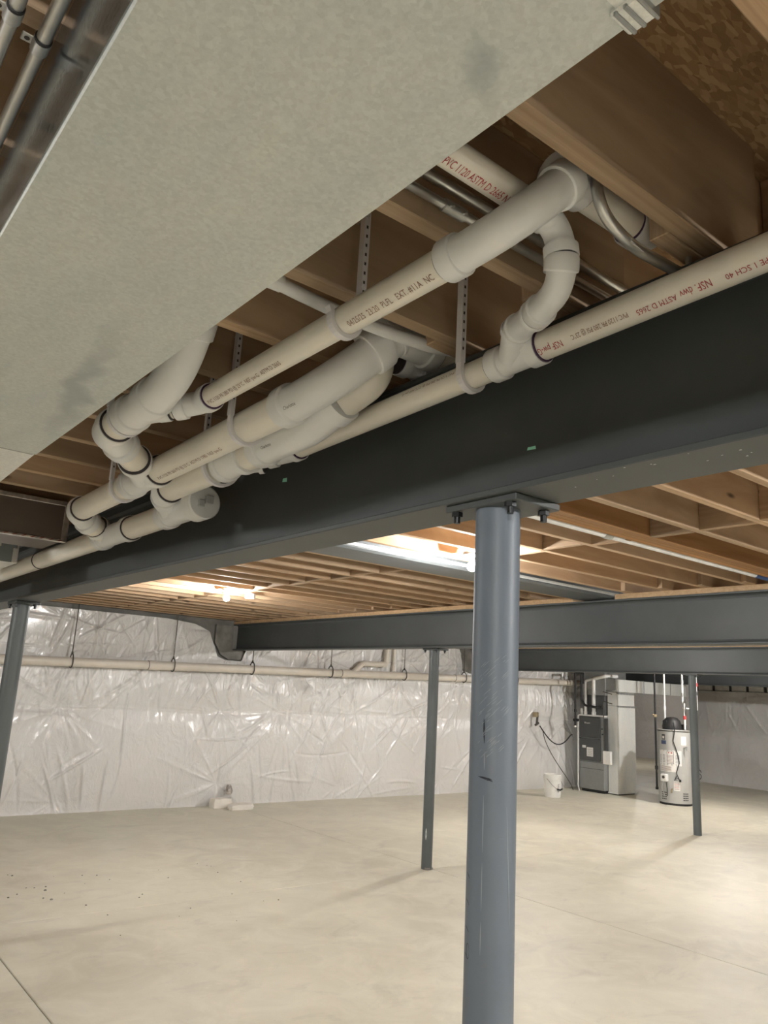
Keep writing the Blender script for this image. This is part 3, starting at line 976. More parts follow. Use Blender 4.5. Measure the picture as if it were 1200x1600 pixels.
# ------------------------------------------------------------------ J-hook pipe hangers
def jhook(cx, cz, y, r, side, ztop, label, group='grey plastic J-hook hangers', w=0.0085):
    t = thing('pipe_hanger', (cx, y, cz), label, 'pipe hanger', group)
    ri, th = r + 0.0008, 0.0095
    prof_ = [(cx + side * (ri + th / 2), ztop), (cx + side * (ri + th / 2), cz + 0.012)]
    for k in range(15):
        a = -math.pi * 1.06 * k / 14
        prof_.append((cx + side * (ri + th / 2) * math.cos(a), cz + (ri + th / 2) * math.sin(a)))
    prof_.append((prof_[-1][0] - side * 0.006, prof_[-1][1] + 0.012))
    V, F = [], []
    n = len(prof_)
    for i, (x, z) in enumerate(prof_):
        a, b = prof_[max(0, i - 1)], prof_[min(n - 1, i + 1)]
        dx, dz = b[0] - a[0], b[1] - a[1]
        l = math.hypot(dx, dz)
        nx, nz = -dz / l * th / 2, dx / l * th / 2
        for sy in (-w, w):
            V.append((x + nx, y + sy, z + nz)); V.append((x - nx, y + sy, z - nz))
    for i in range(n - 1):
        a, b = 4 * i, 4 * i + 4
        for q in ((0, 1), (1, 3), (3, 2), (2, 0)):
            F.append((a + q[0], a + q[1], b + q[1], b + q[0]))
    F.append((0, 2, 3, 1)); F.append((4 * n - 4, 4 * n - 3, 4 * n - 1, 4 * n - 2))
    build('hook_strap', (V, F), 'jhook', t)
    # raised edge rib of the strap and its perforations
    xs = cx + side * (ri + th / 2)
    build('strap_rib', join(box(xs - th * .72, xs - th * .50, y - w - .0015, y + w, cz + .02, ztop), box(xs + th * .50, xs + th * .72, y - w - .0015, y + w, cz + .02, ztop)), 'jhook', t)
    V, F = [], []
    z = cz + r + 0.02
    while z < ztop - 0.02:
        g = box(xs - .0022, xs + .0022, y - w - .0006, y - w + .001, z, z + .007)
        V, F = join((V, F), g)
        z += 0.022
    if V:
        o = build('perforations', (V, F), 'hole', t)
    build('nail', join(cyl((xs, y - w - .004, ztop - .012), (xs, y + w + .02, ztop - .012), .0022, 8)), 'emt', t)
    return t
jhook(XP2, 2.343, 1.226, R2, 1, 2.61, 'grey J-hook hanger carrying the upper pipe, strap rising behind that pipe')
jhook(X1, z1(1.2), 1.196, R2, -1, 2.565, 'grey J-hook hanger with long strap on the pipe beside the near beam')
jhook(X3, z3(1.82), 1.845, R3, -1, 2.56, 'grey J-hook hanger with curled tab on the wide middle pipe')
jhook(X4, z4(2.09), 2.18, H3, -1, 2.56, 'grey J-hook hanger low on the pipe tucked behind the wide middle pipe')
jhook(X3, z3(2.76), 2.765, R3, -1, 2.56, 'grey J-hook hanger left of the branch on the wide middle pipe')
jhook(X6, z6(2.08), 2.085, R3, -1, 2.56, 'grey J-hook hanger on the big pipe beside the duct edge')

# thin sagging condensate pipe
cpts = [(0.70 + 0.48 * k / 16, 1.338, 2.436 - 0.012 * math.sin(math.pi * k / 16)) for k in range(17)] + [(1.25, 1.338, 2.452), (1.75, 1.338, 2.452)]
ct = thing('condensate_pipe', (0.7, 1.338, 2.40), 'thin white plastic pipe sagging between joists behind the upper drain pipe', 'pipe')
build('pipe', tube(cpts, 0.0155, 16), 'pvcfit', ct, smooth=40)
build('end_socket', tube([(0.685, 1.338, 2.436), (0.73, 1.338, 2.436)], 0.0195, 16), 'pvcfit', ct, smooth=40)
build('open_end', tube([(0.66, 1.338, 2.4365), (0.686, 1.338, 2.4365)], 0.013, 14), 'black', ct, smooth=40)

# ================================================================== trunk duct
DXL, DXR, DZ = 0.160, 0.516, 2.20
duct = thing('trunk_duct', (0.34, 1.0, DZ), 'wide galvanized sheet-metal duct filling the upper left', 'duct')
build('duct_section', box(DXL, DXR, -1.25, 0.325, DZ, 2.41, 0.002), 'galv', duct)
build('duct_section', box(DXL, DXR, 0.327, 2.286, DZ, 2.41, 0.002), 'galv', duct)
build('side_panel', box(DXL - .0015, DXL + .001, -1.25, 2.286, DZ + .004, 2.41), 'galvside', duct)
build('seam_collar', box(DXL - .003, DXR - 0.004, 2.287, 2.312, DZ + .004, 2.412, 0.002), 'galvgrey', duct)
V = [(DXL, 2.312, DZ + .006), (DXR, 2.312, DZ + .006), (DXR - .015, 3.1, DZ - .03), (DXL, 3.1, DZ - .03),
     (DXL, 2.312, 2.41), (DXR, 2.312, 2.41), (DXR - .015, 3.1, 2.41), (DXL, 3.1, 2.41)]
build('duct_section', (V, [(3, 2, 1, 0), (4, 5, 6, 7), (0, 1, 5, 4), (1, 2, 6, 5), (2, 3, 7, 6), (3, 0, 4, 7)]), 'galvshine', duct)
# drive cleat band folded round the joint
build('drive_cleat', join(box(DXL, DXR, 0.320, 0.333, DZ - .0025, DZ + .001), box(DXR - .001, DXR + .003, 0.315, 0.338, DZ - .002, 2.41)), 'galvshine', duct)
cc = build('cleat_tab', box(DXR - .028, DXR + .005, 0.312, 0.341, DZ - .006, DZ + .012, .0025), 'galvshine', duct)
build('folded_edge', join(box(DXR - .03, DXR + .006, 0.310, 0.3135, DZ - .008, DZ + .012, .001), box(DXR - .028, DXR + .004, 0.322, 0.326, DZ - .0085, DZ - .004, .001), box(DXR - .028, DXR + .004, 0.332, 0.336, DZ - .0085, DZ - .004, .001)), 'galvgrey', cc)

# conduits along the left side of the duct
def conduit(x, z, y0, y1, yc, label):
    t = thing('electrical_conduit', (x, (y0 + y1) / 2, z), label, 'conduit', 'conduits beside the duct')
    build('tube', tube([(x, y0, z), (x, y1, z)], 0.0092, 18), 'emt', t, smooth=40)
    c = build('coupling', tube([(x, yc - .002, z), (x, yc + .020, z)], 0.0112, 18), 'emtgrey', t, smooth=40)
    build('gasket', ring((x, yc - .004, z), (0, 1, 0), 0.0108, 0.0022, 18), 'darkgap', c, smooth=40)
    s = build('strap_ear', box(x - .0235, x - .009, yc + .004, yc + .020, z + .003, z + .0055, .001), 'emtgrey', t)
    build('strap_hole', lathe((x - .0165, yc + .012, z + .0025), [(.0035, 0), (.0035, .0004)], 12), 'hole', s)
conduit(0.1020, 2.385, -1.3, 3.85, 0.915, 'slim metal conduit at the top left corner, farther from the duct')
conduit(0.1420, 2.385, -1.3, 3.85, 0.945, 'slim metal conduit hugging the left side of the duct')

# conduits in the joist bay
def emt_run(path, r, label, couplings=(), sticker=None):
    p0 = Vector(path[0])
    t = thing('electrical_conduit', tuple(p0), label, 'conduit')
    build('tube', tube(path, r, 16), 'emt', t, smooth=40)
    for (a, b) in couplings:
        c = build('coupling', tube([a, b], r + .003, 16), 'emtgrey', t, smooth=40)
        d = (Vector(b) - Vector(a))
        for f in (0.2, 0.8):
            q = Vector(a) + d * f
            build('set_screw', tube([q + Vector((0, -.009, -.004)), q + Vector((0, -.018, -.009))], 0.0028, 8), 'emt', c)
    return t
emt_run([(0.2, 0.915, 2.495), (3.6, 0.915, 2.485)], 0.0105, 'upper of two metal conduits running across the joist bay behind the big elbow', [((0.955, 0.915, 2.493), (1.0, 0.915, 2.493))])
emt_run([(0.2, 0.922, 2.458), (3.6, 0.922, 2.455)], 0.0090, 'lower of two metal conduits in the joist bay, with set-screw coupling', [((0.815, 0.922, 2.457), (0.868, 0.922, 2.457))])
bt = emt_run(fillet([(0.945, 0.702, 2.56), (0.972, 0.700, 2.40), (1.07, 0.700, 2.378), (1.45, 0.70, 2.405)], [0.09, 0.2], 8), 0.0105, 'bent metal conduit curving down beside the big elbow')
build('sticker', ([(1.045, 0.6915, 2.374), (1.085, 0.6915, 2.3725), (1.085, 0.6895, 2.3815), (1.045, 0.6895, 2.383)], [(0, 1, 2, 3)]), 'inkwhite', bt)
emt_run(fillet([(1.235, 0.692, 2.56), (1.235, 0.692, 2.46), (1.232, 0.692, 2.388)], 0.03), 0.006, 'short thin metal tube standing on the near beam behind the pipe')

# ================================================================== foil-faced box and bright duct at the far left
fb = thing('foil_box', (0.6, 4.0, 2.22), 'brown foil-faced insulated box hanging under the joists at left', 'duct')
build('front_face', box(-0.4, 1.072, 3.90, 3.91, 2.226, 2.421), 'foil', fb)
build('body', box(-0.4, 1.07, 3.91, 4.30, 2.232, 2.421), 'foil', fb)
tp = build('edge_tape', join(box(-0.4, 1.078, 3.893, 3.925, 2.220, 2.231, .002), box(1.050, 1.078, 3.893, 3.925, 2.222, 2.40, .002), box(-0.4, 1.06, 3.893, 3.90, 2.398, 2.421, .002)), 'foiltape', fb)
for k in range(11):
    x = 0.62 + 0.041 * k
    build('tape_print', ([(x, 3.8922, 2.2215), (x + .012, 3.8922, 2.2215), (x + .030, 3.8922, 2.2295), (x + .018, 3.8922, 2.2295)], [(0, 1, 2, 3)]), 'foilred', tp)
wb = thing('branch_duct', (0.6, 4.9, 2.1), 'pale duct end patched with grey tape below the foil box', 'duct')
build('duct_body', box(-0.6, 1.062, 4.75, 5.2, 2.195, 2.42, .003), 'polyedge', wb)
build('tape_patch', join(box(0.965, 1.05, 4.745, 4.75, 2.28, 2.40), box(0.935, 1.03, 4.745, 4.75, 2.197, 2.28)), 'tape', wb)

# ================================================================== drain pipe along the back wall
wd = thing('wall_drain_pipe', (6.5, 9.66, 1.7), 'long white drain pipe running along the sheeted back wall', 'pipe')
WYP = 9.66
wz = lambda x: 1.715 + 0.0215 * (x - 2.2)
def WP(x): return (x, WYP, wz(x))
xs_ = [0.2, 3.95, 6.95, 9.3, 12.6]
for a, b in zip(xs_[:-1], xs_[1:]):
    build('pipe', cyl(WP(a), WP(b), 0.055, 20), 'pvcgrey', wd, smooth=40)
for x in xs_[1:-1]:
    c = build('coupling', tube([WP(x - .07), WP(x + .07)], 0.0605, 20), 'pvcgrey', wd, smooth=40)
    build('glue_ring', ring(WP(x - .072), (1, 0, 0), .0585, .004, 20), 'joint', c)
bp = fillet([(7.08, WYP, wz(7.1)), (7.28, WYP, 1.985), (7.74, WYP, 1.995), (7.76, WYP, 2.40)], [0.1, 0.05], 6)
build('branch_pipe', tube(bp, 0.043, 16), 'pvcgrey', wd, smooth=40)
build('branch_coupling', tube([(7.66, WYP, 1.995), (7.73, WYP, 1.995)], 0.049, 16), 'pvcgrey', wd, smooth=40)
build('vent_pipe', cyl((7.92, WYP + .03, 1.9), (7.92, WYP + .03, 2.42), 0.02, 12), 'pvcgrey', wd, smooth=40)
ords = ['first rod hanger from the left on the back wall drain pipe', 'second rod hanger from the left on the back wall drain pipe',
        'third rod hanger on the wall drain, just right of the second beam end', 'fourth rod hanger along the back wall drain pipe',
        'fifth rod hanger on the wall drain, right of its branch', 'sixth rod hanger on the wall drain, right of the slim column', 'seventh rod hanger on the wall drain, near the furnace']
for i, x in enumerate((2.93, 4.21, 5.37, 6.69, 8.12, 9.45, 10.75)):
    h = thing('rod_hanger', (x, WYP, wz(x)), ords[i], 'pipe hanger', 'rod hangers on the wall drain')
    build('threaded_rod', cyl((x, WYP, wz(x) + .10), (x, WYP, 2.47), 0.006, 8), 'rod', h)
    lp = [(x, WYP + .068 * math.cos(a), wz(x) + .068 * math.sin(a) * (1.5 if math.sin(a) > 0 else 1)) for a in [2 * math.pi * k / 20 for k in range(21)]]
    build('clevis_loop', tube(lp, 0.0075, 8), 'rod', h)
    build('nut', lathe((x, WYP, wz(x) + .088), [(.013, 0), (.013, .035)], 6), 'rod', h)

# ================================================================== things in the middle joist bay
bd = thing('bay_duct', (3.3, 3.8, 2.4), 'dark grey flat duct running in the joist bay over the second beam', 'duct')
build('duct_body', box(1.40, 5.30, 3.63, 3.95, 2.398, 2.62, 0.014), 'baygrey', bd)
build('near_highlight', box(1.40, 5.30, 3.622, 3.632, 2.42, 2.44, 0.002), 'galvshine', bd)  # bright strip standing in for light reflected along the near edge
wp = thing('water_pipe', (3.0, 2.335, 2.43), 'white plastic water pipe alongside the laminated header', 'pipe')
build('pipe', cyl((1.3, 2.334, 2.434), (3.36, 2.334, 2.434), 0.019, 14), 'cpvc', wp, smooth=40)
build('pipe', cyl((3.36, 2.334, 2.434), (4.9, 2.334, 2.434), 0.019, 14), 'cpvc', wp, smooth=40)
build('coupling', cyl((3.24, 2.334, 2.434), (3.30, 2.334, 2.434), 0.023, 14), 'emtgrey', wp, smooth=40)
build('blue_end', cyl((4.8, 2.334, 2.434), (5.4, 2.334, 2.434), 0.02, 14), 'bluetube', wp, smooth=40)

# ------------------------------------------------------------------ bare bulbs in lampholders under the joists
def bulb(x, y, label, w=1.0):
    t = thing('ceiling_bulb', (x, y, JZ0), label, 'lamp', 'bare bulbs under the joists')
    build('mounting_board', box(x - .06, x + .06, y - .17, y + .17, JZ0 - .004, JZ0 - .0005), 'joist', t)
    build('lampholder', lathe((x, y, JZ0), [(.055, -.004), (.055, -.018), (.030, -.030), (.024, -.045), (.02, -.045)], 24), 'porcelain', t, smooth=40)
    zc = JZ0 - .083
    pr = [(.013, .040)] + [(.029 * math.sin(a), .029 * math.cos(a)) for a in [0.5 + (math.pi - 0.52) * k / 12 for k in range(13)]]
    build('glass_bulb', lathe((x, y, zc), pr[::-1], 20), 'bulb', t, smooth=True)
    ld = bpy.data.lights.new('bulb_light', 'POINT')
    ld.energy = BULB_W * w
    ld.color = BULB_COL
    ld.shadow_soft_size = 0.034
    lo = bpy.data.objects.new('bulb_light', ld)
    COL.objects.link(lo)
    lo.parent = t
    lo.location = (0, 0, zc - JZ0)
    return t
bulb(3.24, 6.42, 'lit bare bulb farther back, left of the second beam end', 0.55)
bulb(3.21, 3.24, 'lit bare bulb just behind the nearest column', 0.5)
bulb(3.22, -1.5, 'bare bulb in the middle bay right of the picture', 2.3)
bulb(7.55, 6.60, 'bare bulb hidden behind the second beam')
bulb(7.55, 3.20, 'bare bulb behind the second beam, towards the right edge')
bulb(12.0, 6.35, 'bare bulb above the water heater, hidden by the third beam', 1.3)
bulb(12.0, 2.6, 'bare bulb far right behind the third beam')
bulb(19.0, 12.6, 'bare bulb in the space behind the furnace', 0.5)
bulb(-1.7, -1.4, 'added unseen fill bulb behind the camera', 2.2)  # added out of view as fill for the pipes and duct underside
bulb(-1.9, 5.2, 'added unseen fill bulb left of the picture beyond the duct', 1.0)  # extra fill lamp, added outside the view to brighten the left bay

jb = tag(build('junction_box', lathe((3.55, 6.55, JZ0), [(.05, 0), (.05, -.04), (.046, -.045), (.02, -.046)], 20), 'porcelain', smooth=40), 'small round electrical box under the joists right of the far bulb', 'electrical box')

# ================================================================== furnace corner
FX = 12.28
fu = thing('furnace', (12.6, 9.15, 0), 'grey upright furnace with two dark doors beside the back wall', 'furnace')
build('cabinet', box(FX, 13.0, 8.885, 9.42, 0.53, 1.335, .006), 'furngrey', fu)
ba = build('base_cabinet', box(FX - .005, 13.0, 8.885, 9.425, 0.05, 0.527, .006), 'furngrey', fu)
build('base_seam', box(FX - .009, FX - .004, 8.9, 9.42, .405, .413), 'furndark', ba)
build('plinth', box(FX + .03, 12.97, 8.9, 9.40, 0, .05), 'black', fu)
d1 = build('upper_door', box(FX - .022, FX, 8.955, 9.415, 0.955, 1.325, .008), 'furndark', fu)
d2 = build('lower_door', box(FX - .022, FX, 8.955, 9.415, 0.545, 0.940, .008), 'furndark', fu)
text_flat('Rheem', 0.045, (FX - .0228, 9.30, 1.20), (0, -1, 0), (0, 0, 1), 'inkwhite', d1)
for z in (.935,):
    for y in (8.975, 9.395):
        build('door_latch', box(FX - .032, FX - .02, y - .015, y + .015, z - .006, z + .012, .003), 'black', d1)
build('rating_label', box(FX - .0235, FX - .021, 9.11, 9.25, 0.62, 0.78), 'paper', d2)
build('small_label', box(FX - .0235, FX - .021, 9.27, 9.35, 0.765, 0.81), 'paper', d2)
for k in range(4):
    build('label_line', box(FX - .0242, FX - .0232, 9.125, 9.235, 0.645 + .032 * k, 0.650 + .032 * k), 'inkblack', d2)
for y, z in ((8.925, 1.11), (8.915, 1.02), (8.905, 1.02)):
    build('knockout', lathe((FX - .004, y, z), [(.014, 0), (.014, .02)], 12), 'black', fu)
build('filter_rack', box(FX - .012, FX, 8.79, 8.884, 0.55, 1.315, .003), 'furndark', fu)
build('junction_cover', box(FX - .075, FX - .015, 8.70, 8.865, 0.52, 0.745, .008), 'white', fu)
build('conduit_drop', tube([(FX - .02, 8.875, 0.74), (FX - .02, 8.875, 1.62)], 0.009, 8), 'rod', fu)
co = build('coil_case', box(FX + .05, 12.97, 8.90, 9.38, 1.36, 1.72, .005), 'furndark', fu)
build('drain_pan', box(FX - .03, 12.9, 8.885, 9.43, 1.336, 1.362, .004), 'white', fu)
pl = build('supply_plenum', box(FX + .04, 12.98, 8.88, 9.38, 1.72, 2.40, .004), 'galvgrey', fu)
# transition cone towards the trunk
V = [(12.36, 8.86, 1.80), (12.30, 9.30, 1.83), (12.30, 9.30, 2.06), (12.36, 8.86, 2.06), (12.34, 8.68, 1.82), (12.34, 8.68, 2.04)]
build('plenum_transition', (V, [(0, 1, 2, 3), (4, 0, 3, 5), (0, 4, 1), (3, 2, 5)]), 'galvgrey', fu)
for (y, r, zt) in ((9.12, 0.033, 2.02), (9.30, 0.028, 1.98)):
    pth = fillet([(FX + .02, y, 1.335), (FX + .02, y, zt), (FX + .02, y - .25, zt + .05), (FX + .3, y - .32, zt + .06)], 0.05, 6)
    v = build('vent_pipe', tube(pth, r, 14), 'white', fu, smooth=40)
    build('collar', cyl((FX + .02, y, 1.335), (FX + .02, y, 1.42), r + .008, 14), 'white', v, smooth=40)
for y in (9.375, 9.405):
    build('small_riser', cyl((FX + .02, y, 1.33), (FX + .02, y, 1.47), .014, 10), 'white', fu, smooth=40)
build('refrigerant_line', tube(fillet([(FX - .06, 9.335, 2.38), (FX - .06, 9.335, 1.62), (FX - .06, 9.26, 1.53), (FX - .05, 8.99, 1.50), (FX + .1, 8.93, 1.50)], 0.08, 6), 0.022, 12), 'black', fu, smooth=40)
build('copper_line', tube([(FX - .02, 8.88, 1.62), (FX - .02, 8.69, 1.58)], .008, 8), 'rod', fu)
build('copper_line', tube([(FX - .02, 8.88, 1.79), (FX - .02, 8.69, 1.75)], .008, 8), 'rod', fu)
dp = build('condensate_drain', tube(fillet([(FX - .03, 9.44, 1.34), (FX - .03, 9.44, 0.08), (FX - .14, 9.33, 0.012)], .03, 5), .012, 10), 'white', fu, smooth=40)

rd = thing('return_duct', (12.65, 8.75, 0), 'tall bright galvanized return duct standing against the furnace', 'duct')
build('lower_section', box(12.385, 12.95, 8.675, 8.876, 0.035, 1.545, .003), 'galvshine', rd)
build('upper_section', box(12.385, 12.93, 8.675, 8.876, 1.548, 1.79, .003), 'galvshine', rd)
build('bottom_flange', box(12.37, 12.97, 8.665, 8.88, 0.018, 0.038, .003), 'galvshine', rd)
build('foot_pad', box(12.42, 12.93, 8.70, 8.87, 0, .018), 'black', rd)
for z in (1.545, 1.775):
    build('seam_band', box(12.38, 12.955, 8.668, 8.68, z - .008, z + .010, .002), 'galvgrey', rd)
    for k in range(11):
        x = 12.41 + .05 * k
        build('seam_tab', box(x, x + .026, 8.663, 8.669, z - .022, z + .004), 'galvgrey', rd)
td = thing('overhead_duct', (13.8, 8.8, 1.8), 'horizontal galvanized duct above the water heater, leaving the furnace', 'duct')
build('duct_body', box(12.375, 14.7, 8.66, 8.872, 1.80, 2.025, .004), 'galvshine', td)
for x in (13.2, 14.1):
    build('seam_band', box(x, x + .03, 8.652, 8.878, 1.797, 2.03, .002), 'galvgrey', td)

# black gas pipe left of the furnace
gp = thing('gas_pipe', (11.95, 9.2, 1.15), 'black iron gas pipe hanging left of the furnace', 'pipe')
build('riser', cyl((11.90, 9.23, 1.15), (11.90, 9.23, 2.10), .018, 10), 'blackpipe', gp, smooth=40)
build('cross_piece', cyl((11.90, 9.23, 2.10), (12.14, 9.23, 2.11), .018, 10), 'blackpipe', gp, smooth=40)
build('second_riser', cyl((12.14, 9.23, 2.11), (12.14, 9.23, 1.92), .018, 10), 'blackpipe', gp, smooth=40)
build('tee', cyl((11.86, 9.23, 1.26), (11.98, 9.23, 1.26), .026, 10), 'blackpipe', gp, smooth=40)
build('coupling', cyl((11.90, 9.23, 1.40), (11.90, 9.23, 1.45), .025, 10), 'blackpipe', gp, smooth=40)
build('end_cap', cyl((11.90, 9.23, 1.13), (11.90, 9.23, 1.16), .025, 10), 'white', gp, smooth=40)

# outlet box and cord on the back wall
ob = thing('wall_outlet', (11.35, 9.66, 1.25), 'small dark valve and hose fitting poking from the sheeted wall by the bucket', 'valve')
build('outlet_box', box(11.33, 11.40, 9.66, 9.76, 1.27, 1.36, .01), 'brass', ob)
build('valve_body', cyl((11.36, 9.68, 1.14), (11.38, 9.68, 1.30), .022, 10), 'rod', ob, smooth=40)
build('hose_nozzle', cyl((11.30, 9.66, 1.13), (11.38, 9.66, 1.17), .022, 10), 'rod', ob, smooth=40)
cp = [(11.36, 9.65, 1.12)]
cord1 = []
for k in range(25):
    f = k / 24
    cord1.append((11.35 + f * 0.83, 9.60 - 0.08 * f, 1.12 - 0.38 * math.sin(min(1, f * 1.05) * math.pi * 0.78) + 0.10 * f))
tag(build('power_cord', tube(cord1, 0.011, 8), 'black', smooth=True), 'dark cable looping from the wall fitting to the furnace', 'cord')
cord2 = []
for k in range(30):
    f = k / 29
    cord2.append((11.46 + 0.62 * f ** 1.5, 9.62 - 0.2 * f ** 3, 1.03 * (1 - f) ** 0.75 + .012))
tag(build('thin_tube', tube(cord2, 0.007, 8), 'rod', smooth=True), 'thin grey tube trailing down the wall to the furnace foot', 'cord')

# bucket
bc = (10.90, 8.93, 0.0)
bk = thing('bucket', bc, 'white plastic bucket with wire handle standing by the furnace', 'bucket')
build('pail', lathe(bc, [(.128, 0.0), (.132, .004), (.147, .31), (.147, .37), (.141, .37), (.138, .05), (.02, .045)], 32), 'white', bk, smooth=30)
for z in (.285, .315, .345):
    build('rim_band', lathe(bc, [(.146, z - .007), (.1565, z - .006), (.1565, z + .006), (.146, z + .007)], 32), 'white', bk, smooth=30)
hp = [(bc[0] - .158 * math.cos(a) * 1.0, bc[1] - .158 * abs(math.sin(a)) ** .8 - .003, .30 - .17 * math.sin(a)) for a in [math.pi * k / 16 for k in range(17)]]
hd = build('handle', tube(hp, .003, 8), 'rod', bk)
build('grip', tube([hp[6], hp[8], hp[10]], .013, 10), 'black', hd)
a_ = math.atan2(-8.93, -10.9)
V, F = [], []
def on_pail(ang, z, off=.0012):
    r = .132 + (.147 - .132) * (z / .31) + off
    return (bc[0] + r * math.cos(ang), bc[1] + r * math.sin(ang), z)
for k in range(5):
    V += [on_pail(a_ + .62 + .07 * k, .06), on_pail(a_ + .62 + .07 * k, .23)]
F = [(2 * k, 2 * k + 2, 2 * k + 3, 2 * k + 1) for k in range(4)]
lb = build('printed_label', (V, F), 'paper', bk)
for k in range(9):
    z = .07 + .0175 * k
    V = [on_pail(a_ + t, zz, .002) for t in (.64, .86 - .1 * (k % 2)) for zz in (z, z + .008)]
    build('print_line', (V, [(0, 2, 3, 1)]), 'inkblack', lb)

# water heater
hc = (12.50, 7.62, 0.0)
hr = .268
wh = thing('water_heater', hc, 'grey cylindrical water heater with white labels next to the thin column', 'water heater')
build('tank', lathe(hc, [(hr, .035), (hr, 1.185), (hr - .012, 1.205), (.05, 1.215)], 48), 'heater', wh, smooth=30)
build('bottom_ring', lathe(hc, [(hr - .01, 0), (hr - .01, .035)], 48), 'black', wh, smooth=30)
build('top_ring', lathe(hc, [(hr + .003, 1.178), (hr + .003, 1.196)], 48), 'rod', wh, smooth=30)
ha = math.atan2(-hc[1], -hc[0])
def on_tank(ang, z, off=.0015):
    return (hc[0] + (hr + off) * math.cos(ha + ang), hc[1] + (hr + off) * math.sin(ha + ang), z)
def patch(name, a0, a1, z0, z1, mat, parent, off=.0015, n=6):
    V, F = [], []
    for k in range(n + 1):
        t = a0 + (a1 - a0) * k / n
        V += [on_tank(t, z0, off), on_tank(t, z1, off)]
    F = [(2 * k, 2 * k + 2, 2 * k + 3, 2 * k + 1) for k in range(n)]
    return build(name, (V, F), mat, parent)
lab = patch('warning_label', -1.05, 0.42, .63, .875, 'paper', wh)
patch('warning_label', -1.0, 0.1, .53, .63, 'paper', wh)
for k, (a0, a1) in enumerate(((-1.0, -.82), (-.78, -.55), (-.46, -.05), (.02, .36))):
    patch('label_panel', a0, a1, .66, .86, 'white' if k != 2 else 'paper', lab, .0025)
    for j in range(6):
        patch('print_line', a0 + .03, a1 - .04, .68 + .022 * j, .686 + .022 * j, 'inkblack' if k != 2 else 'inkbrown', lab, .0032, 3)
    if k == 2:
        for (b0, b1, c0, c1) in ((a0, a1, .857, .862), (a0, a1, .658, .663), (a0, a0 + .02, .66, .86), (a1 - .02, a1, .66, .86)):
            patch('label_border', b0, b1, c0, c1, 'inkblack', lab, .0034, 3)
        patch('red_mark', a0 + .09, a0 + .15, .825, .845, 'red', lab, .0036, 2)
        patch('red_mark', a0 + .24, a0 + .33, .825, .845, 'red', lab, .0036, 2)
for j in range(5):
    patch('print_line', -.95, -.2, .545 + .016 * j, .55 + .016 * j, 'inkbrown', lab, .0028, 4)
bl = patch('brand_label', -.86, -.50, .97, 1.03, 'blue', wh)
patch('brand_disc', -.80, -.56, 1.04, 1.13, 'furndark', wh)
patch('brand_disc_light', -.75, -.61, 1.06, 1.10, 'paper', wh, .003)
patch('instruction_card', .42, .78, .97, 1.11, 'paper', wh)
nl = patch('notice_label', -.10, .28, .235, .39, 'paper', wh)
for j in range(5):
    patch('print_line', -.06, .22, .26 + .024 * j, .266 + .024 * j, 'red' if j % 2 else 'inkbrown', nl, .0028, 3)
for j in range(4):
    for q in range(3):
        for s in (-1, 1):
            c = .58 * s + (q - 1) * .13 + (.05 if s > 0 else -.15)
            patch('air_slot', c - .05, c + .05, .085 + .034 * j, .10 + .034 * j, 'black', wh, .0025, 2)
p_ = on_tank(-.62, .42, .02)
gv = build('gas_valve', box(p_[0] - .05, p_[0] + .03, p_[1] - .06, p_[1] + .05, .37, .49, .012), 'white', wh)
build('valve_knob', cyl((p_[0] - .055, p_[1] - .01, .44), (p_[0] - .035, p_[1] - .01, .44), .025, 14), 'rod', gv, smooth=40)
build('burner_tube', tube(fillet([(p_[0], p_[1] - .03, .37), (p_[0] - .01, p_[1] - .05, .25), (p_[0] + .02, p_[1] - .03, .14)], .04), .008, 8), 'rod', gv)
build('burner_tube', tube(fillet([(p_[0], p_[1] + .02, .37), (p_[0] - .02, p_[1] + .04, .27), (p_[0] + .02, p_[1] + .01, .12)], .04), .006, 8), 'emt', gv)
q_ = on_tank(-.2, .26, .0)
build('drain_valve', tube([q_, on_tank(-.2, .24, .05), on_tank(-.2, .20, .06)], .012, 8), 'brass', wh)
q_ = on_tank(.62, .93, .0)
build('relief_valve', join(tube([q_, on_tank(.62, .93, .06)], .014, 8), tube([on_tank(.62, .95, .06), on_tank(.62, .88, .06)], .013, 8)), 'emtgrey', wh)
bv = build('blower_housing', lathe((hc[0] - .02, hc[1] + .02, 0), [(.16, 1.212), (.165, 1.26), (.135, 1.36), (.09, 1.405), (.03, 1.415)], 22), 'black', wh, smooth=30)
build('blower_motor', box(hc[0] + .05, hc[0] + .16, hc[1] - .16, hc[1] - .03, 1.215, 1.30, .015), 'black', bv)
build('blower_outlet', box(hc[0] - .17, hc[0] - .10, hc[1] + .02, hc[1] + .11, 1.215, 1.36, .012), 'black', bv)
c_ = [(-.02, 1.33, .03), (.05, 1.20, .02), (-.06, 1.03, .01), (.06, .93, .012), (.20, .80, .012), (.26, .68, .012), (.08, .53, .012), (.10, .49, .03), (.22, .42, .02), (.28, .41, .02)]
wc = build('power_cord', tube([on_tank(a, z, o) for a, z, o in c_], .0075, 6), 'black', wh)
build('power_cord', tube([on_tank(a, z, o) for a, z, o in ((.22, .42, .02), (.05, .45, .03), (-.04, .40, .02), (.10, .48, .02))], .006, 6), 'black', wh)
build('plug', box(*[on_tank(.27, .41, .02)[0] + d for d in (-.012, .012)], *[on_tank(.27, .41, .02)[1] + d for d in (-.012, .012)], .38, .42), 'black', wc)
build('cord_coil', tube([(12.86 + .05 * math.cos(t), 7.42 - .04 * math.cos(t), .52 + .07 * math.sin(t) - .01 * t) for t in [k * .5 for k in range(22)]], .007, 6), 'black', wh)
